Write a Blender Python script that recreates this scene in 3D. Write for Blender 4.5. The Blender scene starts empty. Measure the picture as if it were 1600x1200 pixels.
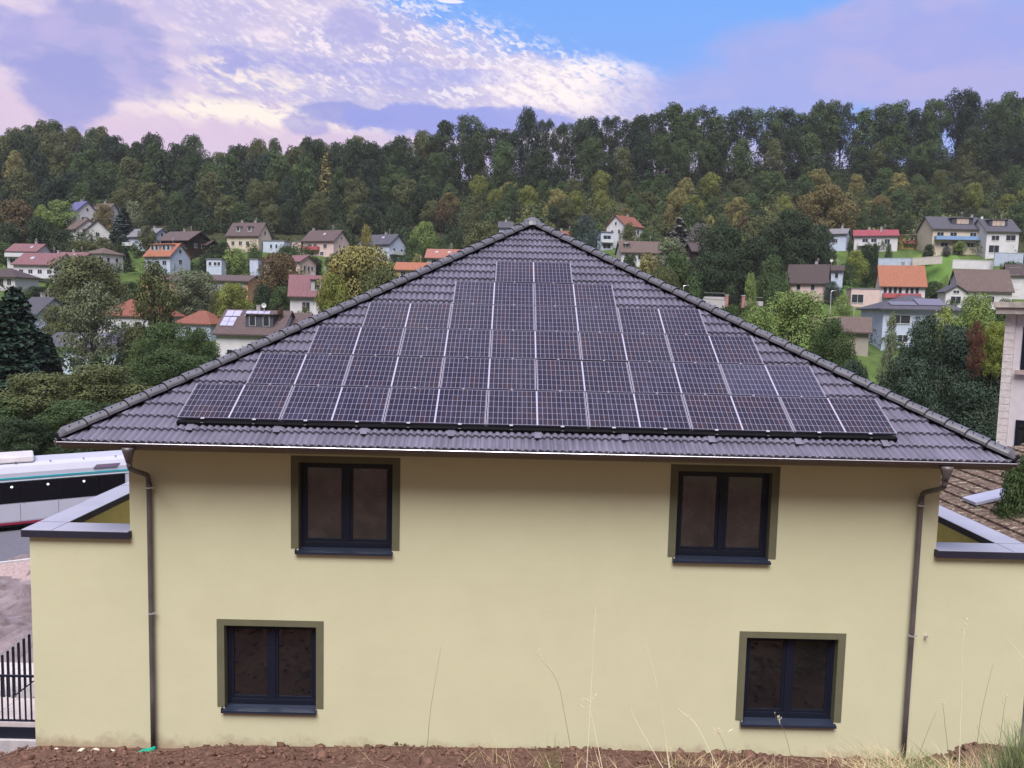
import bpy, math, random
import numpy as np
from mathutils import Vector, Matrix
R = math.radians
sc = bpy.context.scene
col = sc.collection

# ---------------------------------------------------------------- camera
FOC = 1261.4; PITCH, ROLL, YAW = R(5.173), R(1.351), R(0.165)
CAM = np.array([-0.495, -13.789, 1.958])
cp, sp = math.cos(PITCH), math.sin(PITCH); cyw, syw = math.cos(YAW), math.sin(YAW)
Fv = np.array([syw*cp, cyw*cp, -sp]); R0 = np.array([cyw, -syw, 0.0]); U0 = np.cross(R0, Fv)
Rv = R0*math.cos(ROLL) + U0*math.sin(ROLL); Uv = -R0*math.sin(ROLL) + U0*math.cos(ROLL)
cam = bpy.data.cameras.new('camera'); cam.sensor_width = 36; cam.lens = FOC/1600*36
cam.clip_start = 0.1; cam.clip_end = 3000
co = bpy.data.objects.new('camera', cam); col.objects.link(co); sc.camera = co
M = Matrix(((Rv[0], Uv[0], -Fv[0], CAM[0]), (Rv[1], Uv[1], -Fv[1], CAM[1]), (Rv[2], Uv[2], -Fv[2], CAM[2]), (0, 0, 0, 1)))
co.matrix_world = M
def ray(px, py): return (px-800)/FOC*Rv - (py-600)/FOC*Uv + Fv
def at(px, py, Y):                       # world point seen at photo pixel (px,py) on the vertical plane y = Y
    r = ray(px, py); return CAM + r*((Y-CAM[1])/r[1])
def azel(px, py):
    r = ray(px, py); r = r/np.linalg.norm(r); return math.atan2(r[0], r[1]), math.asin(r[2])

# ---------------------------------------------------------------- view + light
sc.view_settings.view_transform = 'Standard'; sc.view_settings.look = 'None'
sc.view_settings.exposure = 1.1; sc.view_settings.gamma = 1.0
SUN_EL, SUN_AZ = R(60), R(188)           # high behind the camera, added to stand in for the broad skylight
sky_fill = bpy.data.lights.new('sky_fill', 'SUN'); sky_fill.energy = 2.6; sky_fill.angle = R(38); sky_fill.color = (1.0, 0.975, 0.93)
so = bpy.data.objects.new('sky_fill', sky_fill); col.objects.link(so)
sd = Vector((math.sin(SUN_AZ)*math.cos(SUN_EL), math.cos(SUN_AZ)*math.cos(SUN_EL), math.sin(SUN_EL)))
so.rotation_euler = sd.to_track_quat('Z', 'Y').to_euler()

class N:                                  # tiny node-math wrapper
    nt = None
    def __init__(s, k): s.k = k
    @staticmethod
    def put(sock, v):
        if isinstance(v, N): N.nt.links.new(v.k, sock)
        else: sock.default_value = v
    @staticmethod
    def m(op, *a, clamp=False):
        n = N.nt.nodes.new('ShaderNodeMath'); n.operation = op; n.use_clamp = clamp
        for i, v in enumerate(a): N.put(n.inputs[i], v)
        return N(n.outputs[0])
    def __add__(s, o): return N.m('ADD', s, o)
    __radd__ = __add__
    def __sub__(s, o): return N.m('SUBTRACT', s, o)
    def __rsub__(s, o): return N.m('SUBTRACT', o, s)
    def __mul__(s, o): return N.m('MULTIPLY', s, o)
    __rmul__ = __mul__
    def __truediv__(s, o): return N.m('DIVIDE', s, o)
def sm(v, a, b):                          # smoothstep
    n = N.nt.nodes.new('ShaderNodeMapRange'); n.interpolation_type = 'SMOOTHSTEP'
    N.put(n.inputs[0], v); n.inputs[1].default_value = a; n.inputs[2].default_value = b
    return N(n.outputs[0])
def mixc(f, a, b, mode='MIX'):
    n = N.nt.nodes.new('ShaderNodeMixRGB'); n.blend_type = mode
    for i, v in enumerate((f, a, b)):
        if isinstance(v, tuple): v = (*v[:3], 1)
        N.put(n.inputs[i], v)
    return N(n.outputs[0])
def comb(x, y, z):
    n = N.nt.nodes.new('ShaderNodeCombineXYZ')
    for i, v in enumerate((x, y, z)): N.put(n.inputs[i], v)
    return N(n.outputs[0])
def noise(vec, scale, detail=3, rough=.5, out=0, dist=0):
    n = N.nt.nodes.new('ShaderNodeTexNoise'); N.put(n.inputs['Vector'], vec)
    n.inputs['Scale'].default_value = scale; n.inputs['Detail'].default_value = detail
    n.inputs['Roughness'].default_value = rough; n.inputs['Distortion'].default_value = dist
    return N(n.outputs[out])
def srgb(r, g, b):
    f = lambda c: (c/255/12.92) if c/255 <= .04045 else ((c/255+.055)/1.055)**2.4
    return (f(r), f(g), f(b))

w = bpy.data.worlds.new("World"); sc.world = w; w.use_nodes = True
N.nt = w.node_tree; nt = N.nt; nt.nodes.clear()
tc = nt.nodes.new('ShaderNodeTexCoord'); sx = nt.nodes.new('ShaderNodeSeparateXYZ')
nt.links.new(tc.outputs['Generated'], sx.inputs[0])
dx, dy, dz = N(sx.outputs[0]), N(sx.outputs[1]), N(sx.outputs[2])
az = N.m('ARCTAN2', dx, dy); el = N.m('ARCSINE', dz)
P3 = comb(az, el*1.6, 0.0)
nl = noise(P3, 4.0, 5, .55)              # broad
nm = noise(comb(az, el*2.2, 3.1), 13.0, 8, .62, dist=.25)
nw = noise(P3, 7.0, 6, .6, dist=.2)
nf = noise(comb(az, el*1.5, 8.0), 34.0, 6, .65)
def blob(px, py, wx, wy, warp=.9):
    a, e = azel(px, py); sa, se = wx/FOC, wy/FOC
    ux = (az-a)/sa; uy = (el-e)/se
    d = N.m('SQRT', ux*ux+uy*uy)
    return d + (nw-.5)*warp*2.0 + (nm-.5)*warp*2.0 + (nf-.5)*warp*1.0
sky = nt.nodes.new('ShaderNodeTexSky'); sky.sky_type = 'NISHITA'; sky.sun_disc = False
sky.sun_elevation = SUN_EL; sky.sun_rotation = SUN_AZ; sky.altitude = 200
nish = mixc(1.0, N(sky.outputs[0]), (.10, .10, .10), 'MULTIPLY')
blue = mixc(sm(el, .10, .36), srgb(165, 178, 240), srgb(122, 174, 251))
c = mixc(.08, blue, nish)
# great cloud sheet over the left half of the view: its edge runs down from upper middle to the ridge
(a1, e1), (a2, e2) = azel(600, -5), azel(1035, 150)
nx_, ny_ = -(e2-e1), (a2-a1); L_ = math.hypot(nx_, ny_); nx_, ny_ = nx_/L_, ny_/L_
edge = ((az-a1)*nx_ + (el-e1)*ny_)*-1.0   # >0 to the lower left
aaz = N.m('ABSOLUTE', az)
edge = N.m('MAXIMUM', edge, (sm(aaz, 1.0, 1.6)-.5)*.6)
edge = N.m('MAXIMUM', edge, sm(el, .55, .8)*.3-.08)   # overcast overhead and behind the viewer
sheet = sm(edge+(nw-.5)*.09+(nm-.5)*.07+(nf-.5)*.03, -.012, .03)
lav = mixc(sm(nl+(nm-.5)*.5, .36, .64), srgb(188, 184, 225), srgb(222, 209, 229))
lav = mixc(sm(aaz, .9, 1.5)*.8, lav, srgb(205, 205, 222))
c = mixc(sheet*.95, c, lav)
c = mixc(sm(blob(250, 200, 460, 60, .4), 1.3, .3)*.8*sheet, c, srgb(224, 199, 222))
# mackerel flecks: stretched ripples
a3, e3 = azel(650, 80)
rx = (az-a3)*.94 + (el-e3)*-.34; ry = (az-a3)*.34 + (el-e3)*.94
rip = noise(comb(rx, ry*2.2, 1.7), 105.0, 4, .6, dist=.3)
rip2 = noise(comb(rx, ry*2.6, 5.7), 27.0, 8, .7, dist=.35)
def bright(m_, col_):
    global c
    c = mixc(m_, c, col_)
fl = sm(edge, -.035, .0)*sm(blob(740, 85, 400, 100, .5), 1.35, .35)
bright(fl*sm(rip+(rip2-.5)*1.0, .45, .68)*.85, srgb(250, 240, 246))
bright(sm(blob(470, 60, 240, 60, .8), 1.2, .4)*sm(rip2+(rip-.5)*.6, .50, .66)*.75, srgb(246, 228, 240))
# dark lilac cumulus
def dark(px, py, wx, wy, k, colr, warp=.5, s0=1.12, s1=.72):
    global c
    c = mixc(sm(blob(px, py, wx, wy, warp), s0, s1)*k, c, colr)
dark(325, 95, 75, 20, .75, srgb(164, 166, 224)); dark(430, 95, 120, 16, .65, srgb(170, 170, 226))
dark(550, 38, 48, 28, .75, srgb(176, 174, 226)); dark(640, 118, 100, 18, .6, srgb(172, 174, 230))
dark(300, 153, 95, 14, .6, srgb(170, 168, 220)); dark(330, 25, 120, 22, .35, srgb(184, 178, 226)); dark(760, 120, 80, 10, .5, srgb(165, 170, 232))
st1 = sm(blob(330, 138, 300, 62, .7), 1.2, .25)*sm(rip2+(nm-.5)*.7, .46, .68)
bright(st1*.95, srgb(255, 240, 230))
bright(sm(blob(200, 132, 90, 12, .5), 1.2, .4)*.85, srgb(252, 232, 232))
st2 = sm(blob(400, 178, 260, 20, .35), 1.2, .3)*sm(rip2+(rip-.5)*.3, .36, .52)
bright(st2, srgb(255, 242, 232))
st3 = sm(blob(900, 135, 150, 44, .30), 1.1, .5)*sm(rip2*.6+rip*.4, .36, .54)
bright(st3, srgb(255, 243, 243))
bright(sm(blob(140, 82, 140, 84, .5), 1.15, .75)*.55, srgb(228, 208, 230))
dark(140, 80, 118, 66, .85, mixc(sm(nm, .38, .62), srgb(154, 160, 216), srgb(178, 172, 224))); dark(105, 140, 66, 50, .85, srgb(154, 158, 218)); dark(8, 45, 40, 30, .5, srgb(168, 166, 224))
dark(545, 178, 70, 18, .9, srgb(156, 160, 220), .8); dark(660, 186, 130, 24, .95, srgb(152, 160, 228), 1.0)
dark(800, 186, 130, 18, .9, srgb(156, 164, 230), .9); dark(480, 196, 35, 14, .7, srgb(164, 162, 218))
# wide soft cloud on the right
cl = mixc(sm(nm+(nl-.5), .38, .64), srgb(164, 172, 230), srgb(180, 176, 226))
for (q, k) in (((1430, 30, 130, 55), .85), ((1300, 110, 260, 60), .8), ((1560, 110, 200, 90), .85), ((1130, 145, 200, 40), .6), ((1180, 60, 70, 24), .35), ((1380, 70, 90, 50), .7)):
    dark(*q, k, cl, .5, 1.2, .6)
dark(1500, 60, 110, 40, .45, srgb(152, 164, 232)); dark(705, 2, 22, 3, .9, srgb(245, 240, 250), .4)
# low sky behind the viewer, darkened to deepen the eave shade
c = mixc(sm(aaz, 1.35, 1.9)*sm(el, .80, .45)*.9, c, srgb(84, 82, 98))
nb = noise(comb(dx*1.0, dy*1.0, 4.0), 9.0, 5, .6, dist=.6)
c = mixc(sm(el, .70, .95)*.85, c, mixc(sm(nb, .40, .60), (.38, .38, .66), (.92, .90, 1.08)))  # unseen sky overhead, brightened in patches for facade light and panel reflections
# below the horizon: dull ground tone
c = mixc(sm(el, 0.0, -.12), c, (.08, .075, .06))
bg = nt.nodes.new('ShaderNodeBackground'); N.put(bg.inputs[0], c); bg.inputs[1].default_value = 0.5
ow = nt.nodes.new('ShaderNodeOutputWorld'); nt.links.new(bg.outputs[0], ow.inputs[0])

# ---------------------------------------------------------------- helpers
def tag(o, label=None, cat=None, group=None, kind=None):
    for k, v in (('label', label), ('category', cat), ('group', group), ('kind', kind)):
        if v: o[k] = v
    return o
def empty(name, loc, rz=0, label=None, cat=None, group=None):
    o = bpy.data.objects.new(name, None); col.objects.link(o); o.location = loc; o.rotation_euler = (0, 0, rz)
    o.empty_display_size = .2
    return tag(o, label, cat, group)
class MB:
    def __init__(s): s.v = []; s.f = []; s.mi = []; s.cur = 0
    def quad(s, *p):
        n = len(s.v); s.v += [tuple(q) for q in p]; s.f.append(tuple(range(n, n+len(p)))); s.mi.append(s.cur)
    def box(s, x0, x1, y0, y1, z0, z1):
        n = len(s.v)
        s.v += [(x0,y0,z0),(x1,y0,z0),(x1,y1,z0),(x0,y1,z0),(x0,y0,z1),(x1,y0,z1),(x1,y1,z1),(x0,y1,z1)]
        for f in ((0,3,2,1),(4,5,6,7),(0,1,5,4),(1,2,6,5),(2,3,7,6),(3,0,4,7)): s.f.append(tuple(n+i for i in f)); s.mi.append(s.cur)
        return s
    def prism(s, pts, a, b, axis='x'):     # polygon (2-D) swept between a and b
        n = len(s.v); k = len(pts)
        for t in (a, b):
            for (p, q) in pts: s.v.append({'x': (t, p, q), 'y': (p, t, q), 'z': (p, q, t)}[axis])
        s.f.append(tuple(range(n, n+k))[::-1]); s.f.append(tuple(range(n+k, n+2*k))); s.mi += [s.cur]*2
        for i in range(k): j = (i+1) % k; s.f.append((n+i, n+j, n+k+j, n+k+i)); s.mi.append(s.cur)
        return s
    def tube(s, path, rad, seg=8, cap=True):
        path = [np.array(p, float) for p in path]; n0 = len(s.v); k = len(path)
        rads = rad if isinstance(rad, (list, tuple)) else [rad]*k
        for i, p in enumerate(path):
            d = path[min(i+1, k-1)]-path[max(i-1, 0)]; d = d/(np.linalg.norm(d)+1e-9)
            a = np.cross(d, (0, 0, 1.0)) if abs(d[2]) < .9 else np.cross(d, (1.0, 0, 0)); a /= np.linalg.norm(a); b = np.cross(d, a)
            for j in range(seg):
                t = 2*math.pi*j/seg; s.v.append(tuple(p+rads[i]*(math.cos(t)*a+math.sin(t)*b)))
        for i in range(k-1):
            for j in range(seg):
                jj = (j+1) % seg
                s.f.append((n0+i*seg+j, n0+i*seg+jj, n0+(i+1)*seg+jj, n0+(i+1)*seg+j)); s.mi.append(s.cur)
        if cap:
            s.f.append(tuple(n0+j for j in range(seg))[::-1]); s.f.append(tuple(n0+(k-1)*seg+j for j in range(seg))); s.mi += [s.cur]*2
        return s
    def build(s, name, mats, parent=None, smooth=False, bevel=0, loc=None):
        me = bpy.data.meshes.new(name); me.from_pydata(s.v, [], s.f)
        if not isinstance(mats, (list, tuple)): mats = [mats]
        for m in mats: me.materials.append(m)
        me.polygons.foreach_set('material_index', s.mi)
        if smooth: me.polygons.foreach_set('use_smooth', [True]*len(s.f))
        me.update(); o = bpy.data.objects.new(name, me); col.objects.link(o)
        if parent: o.parent = parent
        if loc is not None: o.location = loc
        if bevel:
            b = o.modifiers.new('bevel', 'BEVEL'); b.width = bevel; b.segments = 2; b.limit_method = 'ANGLE'
        return o
def npmesh(name, V, F, mats, mi=None, smooth=False):
    me = bpy.data.meshes.new(name); V = np.asarray(V, np.float32); F = np.asarray(F, np.int32)
    me.vertices.add(len(V)); me.vertices.foreach_set('co', V.ravel())
    me.loops.add(F.size); me.loops.foreach_set('vertex_index', F.ravel())
    me.polygons.add(len(F)); me.polygons.foreach_set('loop_start', np.arange(len(F), dtype=np.int32)*F.shape[1])
    if mi is not None: me.polygons.foreach_set('material_index', np.asarray(mi, np.int32))
    if smooth: me.polygons.foreach_set('use_smooth', np.ones(len(F), bool))
    for m in (mats if isinstance(mats, (list, tuple)) else [mats]): me.materials.append(m)
    me.update(calc_edges=True); me.validate(); return me
def link(name, me, parent=None, loc=None):
    o = bpy.data.objects.new(name, me); col.objects.link(o)
    if parent: o.parent = parent
    if loc is not None: o.location = loc
    return o

# ---------------------------------------------------------------- materials
def mat(name, color, rough=.7, spec=.3, var=0, vscale=3, bump=0, bscale=20, metal=0, ior=None, color2=None, coord='Object', detail=4, stretch=None):
    m = bpy.data.materials.new(name); m.use_nodes = True; N.nt = m.node_tree
    b = N.nt.nodes['Principled BSDF']; b.inputs['Roughness'].default_value = rough
    b.inputs['Specular IOR Level'].default_value = spec; b.inputs['Metallic'].default_value = metal
    if ior: b.inputs['IOR'].default_value = ior; b.inputs['Specular IOR Level'].default_value = .5
    t = N.nt.nodes.new('ShaderNodeTexCoord'); vec = N(t.outputs[coord])
    if stretch:
        mp = N.nt.nodes.new('ShaderNodeMapping'); N.put(mp.inputs[0], vec); mp.inputs['Scale'].default_value = stretch; vec = N(mp.outputs[0])
    if var or color2:
        f = noise(vec, vscale, detail, .6)
        c2 = color2 or tuple(min(1, x*(1+var)) for x in color); c1 = color if color2 else tuple(x*(1-var) for x in color)
        N.put(b.inputs['Base Color'], mixc(sm(f, .3, .7), c1, c2))
    else: b.inputs['Base Color'].default_value = (*color, 1)
    if bump:
        bn = N.nt.nodes.new('ShaderNodeBump'); bn.inputs['Strength'].default_value = bump; bn.inputs['Distance'].default_value = .02
        N.put(bn.inputs['Height'], noise(vec, bscale, 5, .6)); N.nt.links.new(bn.outputs[0], b.inputs['Normal'])
    return m
MT = {}
MT['plaster'] = mat('cream_plaster', (.575, .555, .385), .9, .1, color2=(.60, .58, .405), vscale=.9, bump=.22, bscale=70)
# rising damp and smears of soil low on the plaster
m = MT['plaster']; N.nt = m.node_tree; b = N.nt.nodes['Principled BSDF']
src = N(b.inputs['Base Color'].links[0].from_socket); t = N.nt.nodes.new('ShaderNodeTexCoord'); s_ = N.nt.nodes.new('ShaderNodeSeparateXYZ')
N.nt.links.new(t.outputs['Object'], s_.inputs[0]); ob = N(t.outputs['Object'])
fine = mixc(sm(noise(ob, 6, 6, .7), .35, .75)*.08, src, (.50, .47, .34))
fine = mixc(sm(noise(comb(N(s_.outputs[0])*.5, N(s_.outputs[1]), N(s_.outputs[2])*2.2), 2.2, 6, .65), .38, .72)*.14, fine, (.66, .62, .47))
splash = sm(N(s_.outputs[2])+(noise(ob, 2.6, 7, .75)-.5)*.8, -5.92, -6.25)
N.put(b.inputs['Base Color'], mixc(splash*.6, fine, (.27, .17, .12)))
MT['innerp'] = mat('yellow_plaster', (.78, .70, .27), .9, .1, .06)  # own yellow tone, brightened to offset the shade in the terrace recess
MT['trim'] = mat('olive_trim', (.135, .13, .085), .85, .15, .06)
MT['anth'] = mat('anthracite_metal', (.010, .012, .024), .4, .25)
MT['sill'] = mat('anthracite_sill', (.018, .024, .045), .3, .5)
MT['glass'] = mat('window_glass', (.006, .006, .009), .04, .5, ior=1.75, color2=(.014, .013, .014), vscale=2.4)
MT['glass_up'] = mat('upper_window_glass', (.022, .022, .021), .06, .5, ior=1.9, color2=(.046, .043, .040), vscale=3.0)  # upper panes: paler, mottled grey base than the lower ones
MT['glassfar'] = mat('far_glass', (.03, .035, .045), .15, .5)
MT['tile'] = mat('anthracite_roof_tile', (.145, .135, .190), .27, .6, .14, 1.2, .25, 60)
m = MT['tile']; N.nt = m.node_tree; b = N.nt.nodes['Principled BSDF']; src = N(b.inputs['Base Color'].links[0].from_socket)
t = N.nt.nodes.new('ShaderNodeTexCoord')
mp = N.nt.nodes.new('ShaderNodeMapping'); N.nt.links.new(t.outputs['Object'], mp.inputs[0]); mp.inputs['Scale'].default_value = (4.0, 2.75, .01)
wn = N.nt.nodes.new('ShaderNodeTexWhiteNoise'); fl_ = N.nt.nodes.new('ShaderNodeVectorMath'); fl_.operation = 'FLOOR'
N.nt.links.new(mp.outputs[0], fl_.inputs[0]); N.nt.links.new(fl_.outputs[0], wn.inputs[0])
N.put(b.inputs['Base Color'], mixc(N(wn.outputs[0])*.45, src, mixc(1.0, src, (.62, .60, .64), 'MULTIPLY')))
MT['cap'] = mat('ridge_cap_tile', (.098, .094, .118), .38, .5, .15, 5, .15, 50)
MT['gutter'] = mat('brown_gutter', (.085, .06, .066), .32, .5, .12, 8)
MT['pipe'] = mat('brown_downpipe', (.095, .080, .085), .38, .5, .2, 2.5)
MT['zinc'] = mat('bright_zinc', (.62, .60, .66), .28, .5, metal=.6)
MT['soffit'] = mat('soffit_board', (.22, .19, .14), .8, .2)
MT['coping'] = mat('coping_sheet', (.33, .33, .43), .32, .5, .05, 2)
MT['dark'] = mat('black_rubber', (.006, .006, .008), .8, .1)
MT['alu'] = mat('anodised_frame', (.36, .34, .44), .4, .4)
MT['concrete'] = mat('concrete', (.42, .39, .42), .85, .2, .12, 5, .2, 40)
MT['paving'] = mat('pale_paving', (.50, .44, .46), .85, .2, .1, 3, .2, 40)
MT['asphalt'] = mat('asphalt', (.125, .12, .155), .85, .2, .08, 6, .2, 60)
MT['kerb'] = mat('kerb_stone', (.45, .42, .45), .85, .2, .1, 4)
MT['gravel'] = mat('pink_gravel', (.33, .25, .25), .95, .1, .15, 9, .4, 60)
MT['brickw'] = mat('painted_brick', (.60, .52, .53), .85, .2, .1, 7, .3, 30)
def flat(name, c_, rough=.8, var=.08, vs=1.5): 
    if name not in MT: MT[name] = mat(name, c_, rough, .2, var, vs)
    return MT[name]
# solar cells: half-cut cells drawn in the panel's own coordinates
m = bpy.data.materials.new('solar_cells'); m.use_nodes = True; N.nt = m.node_tree; b = N.nt.nodes['Principled BSDF']
t = N.nt.nodes.new('ShaderNodeTexCoord'); s_ = N.nt.nodes.new('ShaderNodeSeparateXYZ'); N.nt.links.new(t.outputs['UV'], s_.inputs[0])
X, Y = N(s_.outputs[0]), N(s_.outputs[1]); PWD, PHT = 1.755, 1.038
hx = N.m('ABSOLUTE', X-PWD/2)-.012                   # distance from the centre gap
cw, ch = (PWD/2-.012-.022)/10, (PHT-.044)/6
ux = hx/cw; uy = (Y-.022)/ch
fx = N.m('ABSOLUTE', N.m('FRACT', ux)-.5); fy = N.m('ABSOLUTE', N.m('FRACT', uy)-.5)
line = N.m('MAXIMUM', sm(fx, .5-.0042/cw, .5-.0022/cw), sm(fy, .5-.0042/ch, .5-.0022/ch))
dia = sm(fx*cw+fy*ch, (cw+ch)/2-.013, (cw+ch)/2-.008)
line = N.m('MAXIMUM', line, dia); gap = sm(hx, .002, -.002); line = N.m('MAXIMUM', line, gap)
oi = N.nt.nodes.new('ShaderNodeObjectInfo'); rnd = N(oi.outputs['Random'])
cid = comb(N.m('FLOOR', X/cw), N.m('FLOOR', uy), rnd*91.0)
wn = N.nt.nodes.new('ShaderNodeTexWhiteNoise'); N.put(wn.inputs[0], cid)
big = noise(comb(X, Y, rnd*37.0), 1.5, 2, .5); r2 = N(wn.outputs[0])
cell = mixc(sm(big+(r2-.5)*.5, .35, .75), (.010, .009, .024), (.026, .014, .022))
cell = mixc(sm(r2+(rnd-.5)*.6, .72, .95)*.8, cell, (.020, .020, .046))
cell = mixc(N.m('GREATER_THAN', rnd, .80)*.4, cell, (.046, .047, .088))  # some modules paler and bluer: sky reflection put into the cell colour
N.put(b.inputs['Base Color'], mixc(line, cell, mixc(gap, (.25, .23, .33), (.37, .35, .47))))
b.inputs['Roughness'].default_value = .12; b.inputs['Specular IOR Level'].default_value = .42
MT['cells'] = m
# foliage: colour comes from each plant's own object colour
def leafmat(name, lo, hi):
    m = bpy.data.materials.new(name); m.use_nodes = True; N.nt = m.node_tree; b = N.nt.nodes['Principled BSDF']
    oi = N.nt.nodes.new('ShaderNodeObjectInfo'); ge = N.nt.nodes.new('ShaderNodeNewGeometry'); t = N.nt.nodes.new('ShaderNodeTexCoord')
    r = N(ge.outputs['Random Per Island']); base = N(oi.outputs['Color'])
    n1 = noise(N(t.outputs['Object']), 5.5, 3, .6)
    v = (r*(hi-lo)+lo)*(n1*1.3+.55)
    cc = mixc(1.0, base, comb(v*1.0, v, v), 'MULTIPLY')
    cc = mixc(sm(noise(N(t.outputs['Object']), 3.1, 2), .5, .8)*.45, cc, mixc(1.0, cc, (1.45, 1.08, .6), 'MULTIPLY'))
    N.put(b.inputs['Base Color'], cc); b.inputs['Roughness'].default_value = .65; b.inputs['Specular IOR Level'].default_value = .12
    b.inputs['Subsurface Weight'].default_value = 0
    return m
MT['leaf'] = leafmat('foliage', .72, 1.28)
MT['bark'] = mat('bark', (.085, .07, .06), .9, .1, .3, 4)
MT['grass'] = leafmat('grass_blades', .5, 1.3)

# ---------------------------------------------------------------- terrain
PY = [-90, -14, .3, .42, 5, 13, 17, 48, 60, 110, 130, 150, 190, 230, 262, 300, 350, 362, 700]
PZ = [32, .25, -6.08, -6.25, -6.9, -8.40, -8.5, -8.7, -9.2, -9.6, -8.9, -4.8, 5.3, 15, 23, 40, 0, 0, -8]
cxs = [-420, -227, -115, 0, 55, 103, 222, 420]; czs = [58, 56, 50, 58, 62, 65, 73, 70]
anchors = []
def ground(x, y):
    x = np.asarray(x, float); y = np.asarray(y, float)
    cr = np.interp(x, cxs, czs)
    base = np.interp(y, PY, PZ)
    k = np.interp(y, [262, 300, 350, 700], [0, .42, 1, .93])
    hill = 23 + (cr-23)*k
    z = np.where(y > 262, hill, base)
    z = z + np.where((y > 60) & (y < 350), 1.2*np.sin(x*.043+1)*np.sin(y*.05), 0)
    z = z - 1.15*np.clip((-9.15-x)/.35, 0, 1)*np.clip((y+1.6)/.8, 0, 1)*np.clip((7-y)/3, 0, 1)
    if anchors:
        num = z.copy(); den = np.ones_like(z)
        for (ax, ay, azz, rr) in anchors:
            wgt = 9*np.exp(-(((x-ax)**2+(y-ay)**2)/rr**2)**1.5); num = num+wgt*azz; den = den+wgt
        z = num/den
    return z
def gz(x, y): return float(ground(np.array([x]), np.array([y]))[0])

# ---------------------------------------------------------------- village houses
C_ = dict(white=(.62,.60,.64), cool=(.48,.54,.68), cream=(.60,.52,.42), pink=(.62,.47,.46), peach=(.60,.33,.22), yellow=(.60,.45,.17), grey=(.40,.40,.44),
          wood=(.045,.028,.024), stone=(.34,.30,.27))
RF = dict(brown=(.095,.068,.072), dkbrown=(.065,.048,.052), plum=(.17,.085,.10), red=(.30,.07,.06), orange=(.28,.112,.072), salmon=(.28,.12,.10), slate=(.075,.072,.095),
          grey=(.17,.165,.19), violet=(.10,.10,.22), red2=(.235,.055,.075), taupe=(.115,.082,.078), clay=(.19,.075,.058))
def wallm(c): return flat('render_'+c, C_[c], .9, .07, .6)
def roofm(c):
    k = 'tiles_'+c
    if k not in MT: MT[k] = mat(k, RF[c], .75, .2, .22, 2.2, stretch=(1, 1, 4))
    return MT[k]
WF = lambda: flat('white_frame', (.62, .62, .68), .5, .02)
def window(parent, face, W, D, x, z, ww, hh, frame=None, glass=None, name='window'):
    """one framed window on a wall face: f front, b back, l and r the gable ends"""
    fr = MB(); p = .05
    def bx(a0, a1, z0, z1, d0, d1):
        if face == 'f': fr.box(a0, a1, -D/2-d1, -D/2-d0, z0, z1)
        elif face == 'b': fr.box(a0, a1, D/2+d0, D/2+d1, z0, z1)
        elif face == 'l': fr.box(-W/2-d1, -W/2-d0, a0, a1, z0, z1)
        else: fr.box(W/2+d0, W/2+d1, a0, a1, z0, z1)
    t = .09
    bx(x-ww/2-t, x-ww/2, z-t, z+hh+t, .002, p); bx(x+ww/2, x+ww/2+t, z-t, z+hh+t, .002, p)
    bx(x-ww/2, x+ww/2, z+hh, z+hh+t, .002, p); bx(x-ww/2-.05, x+ww/2+.05, z-t-.03, z, .002, p+.06)
    if ww > 1.0: bx(x-.035, x+.035, z, z+hh, .022, p-.01)
    fr.cur = 1; bx(x-ww/2, x+ww/2, z, z+hh, .002, .02)
    return fr.build(name, [frame or WF(), glass or MT['glassfar']], parent)
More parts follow.
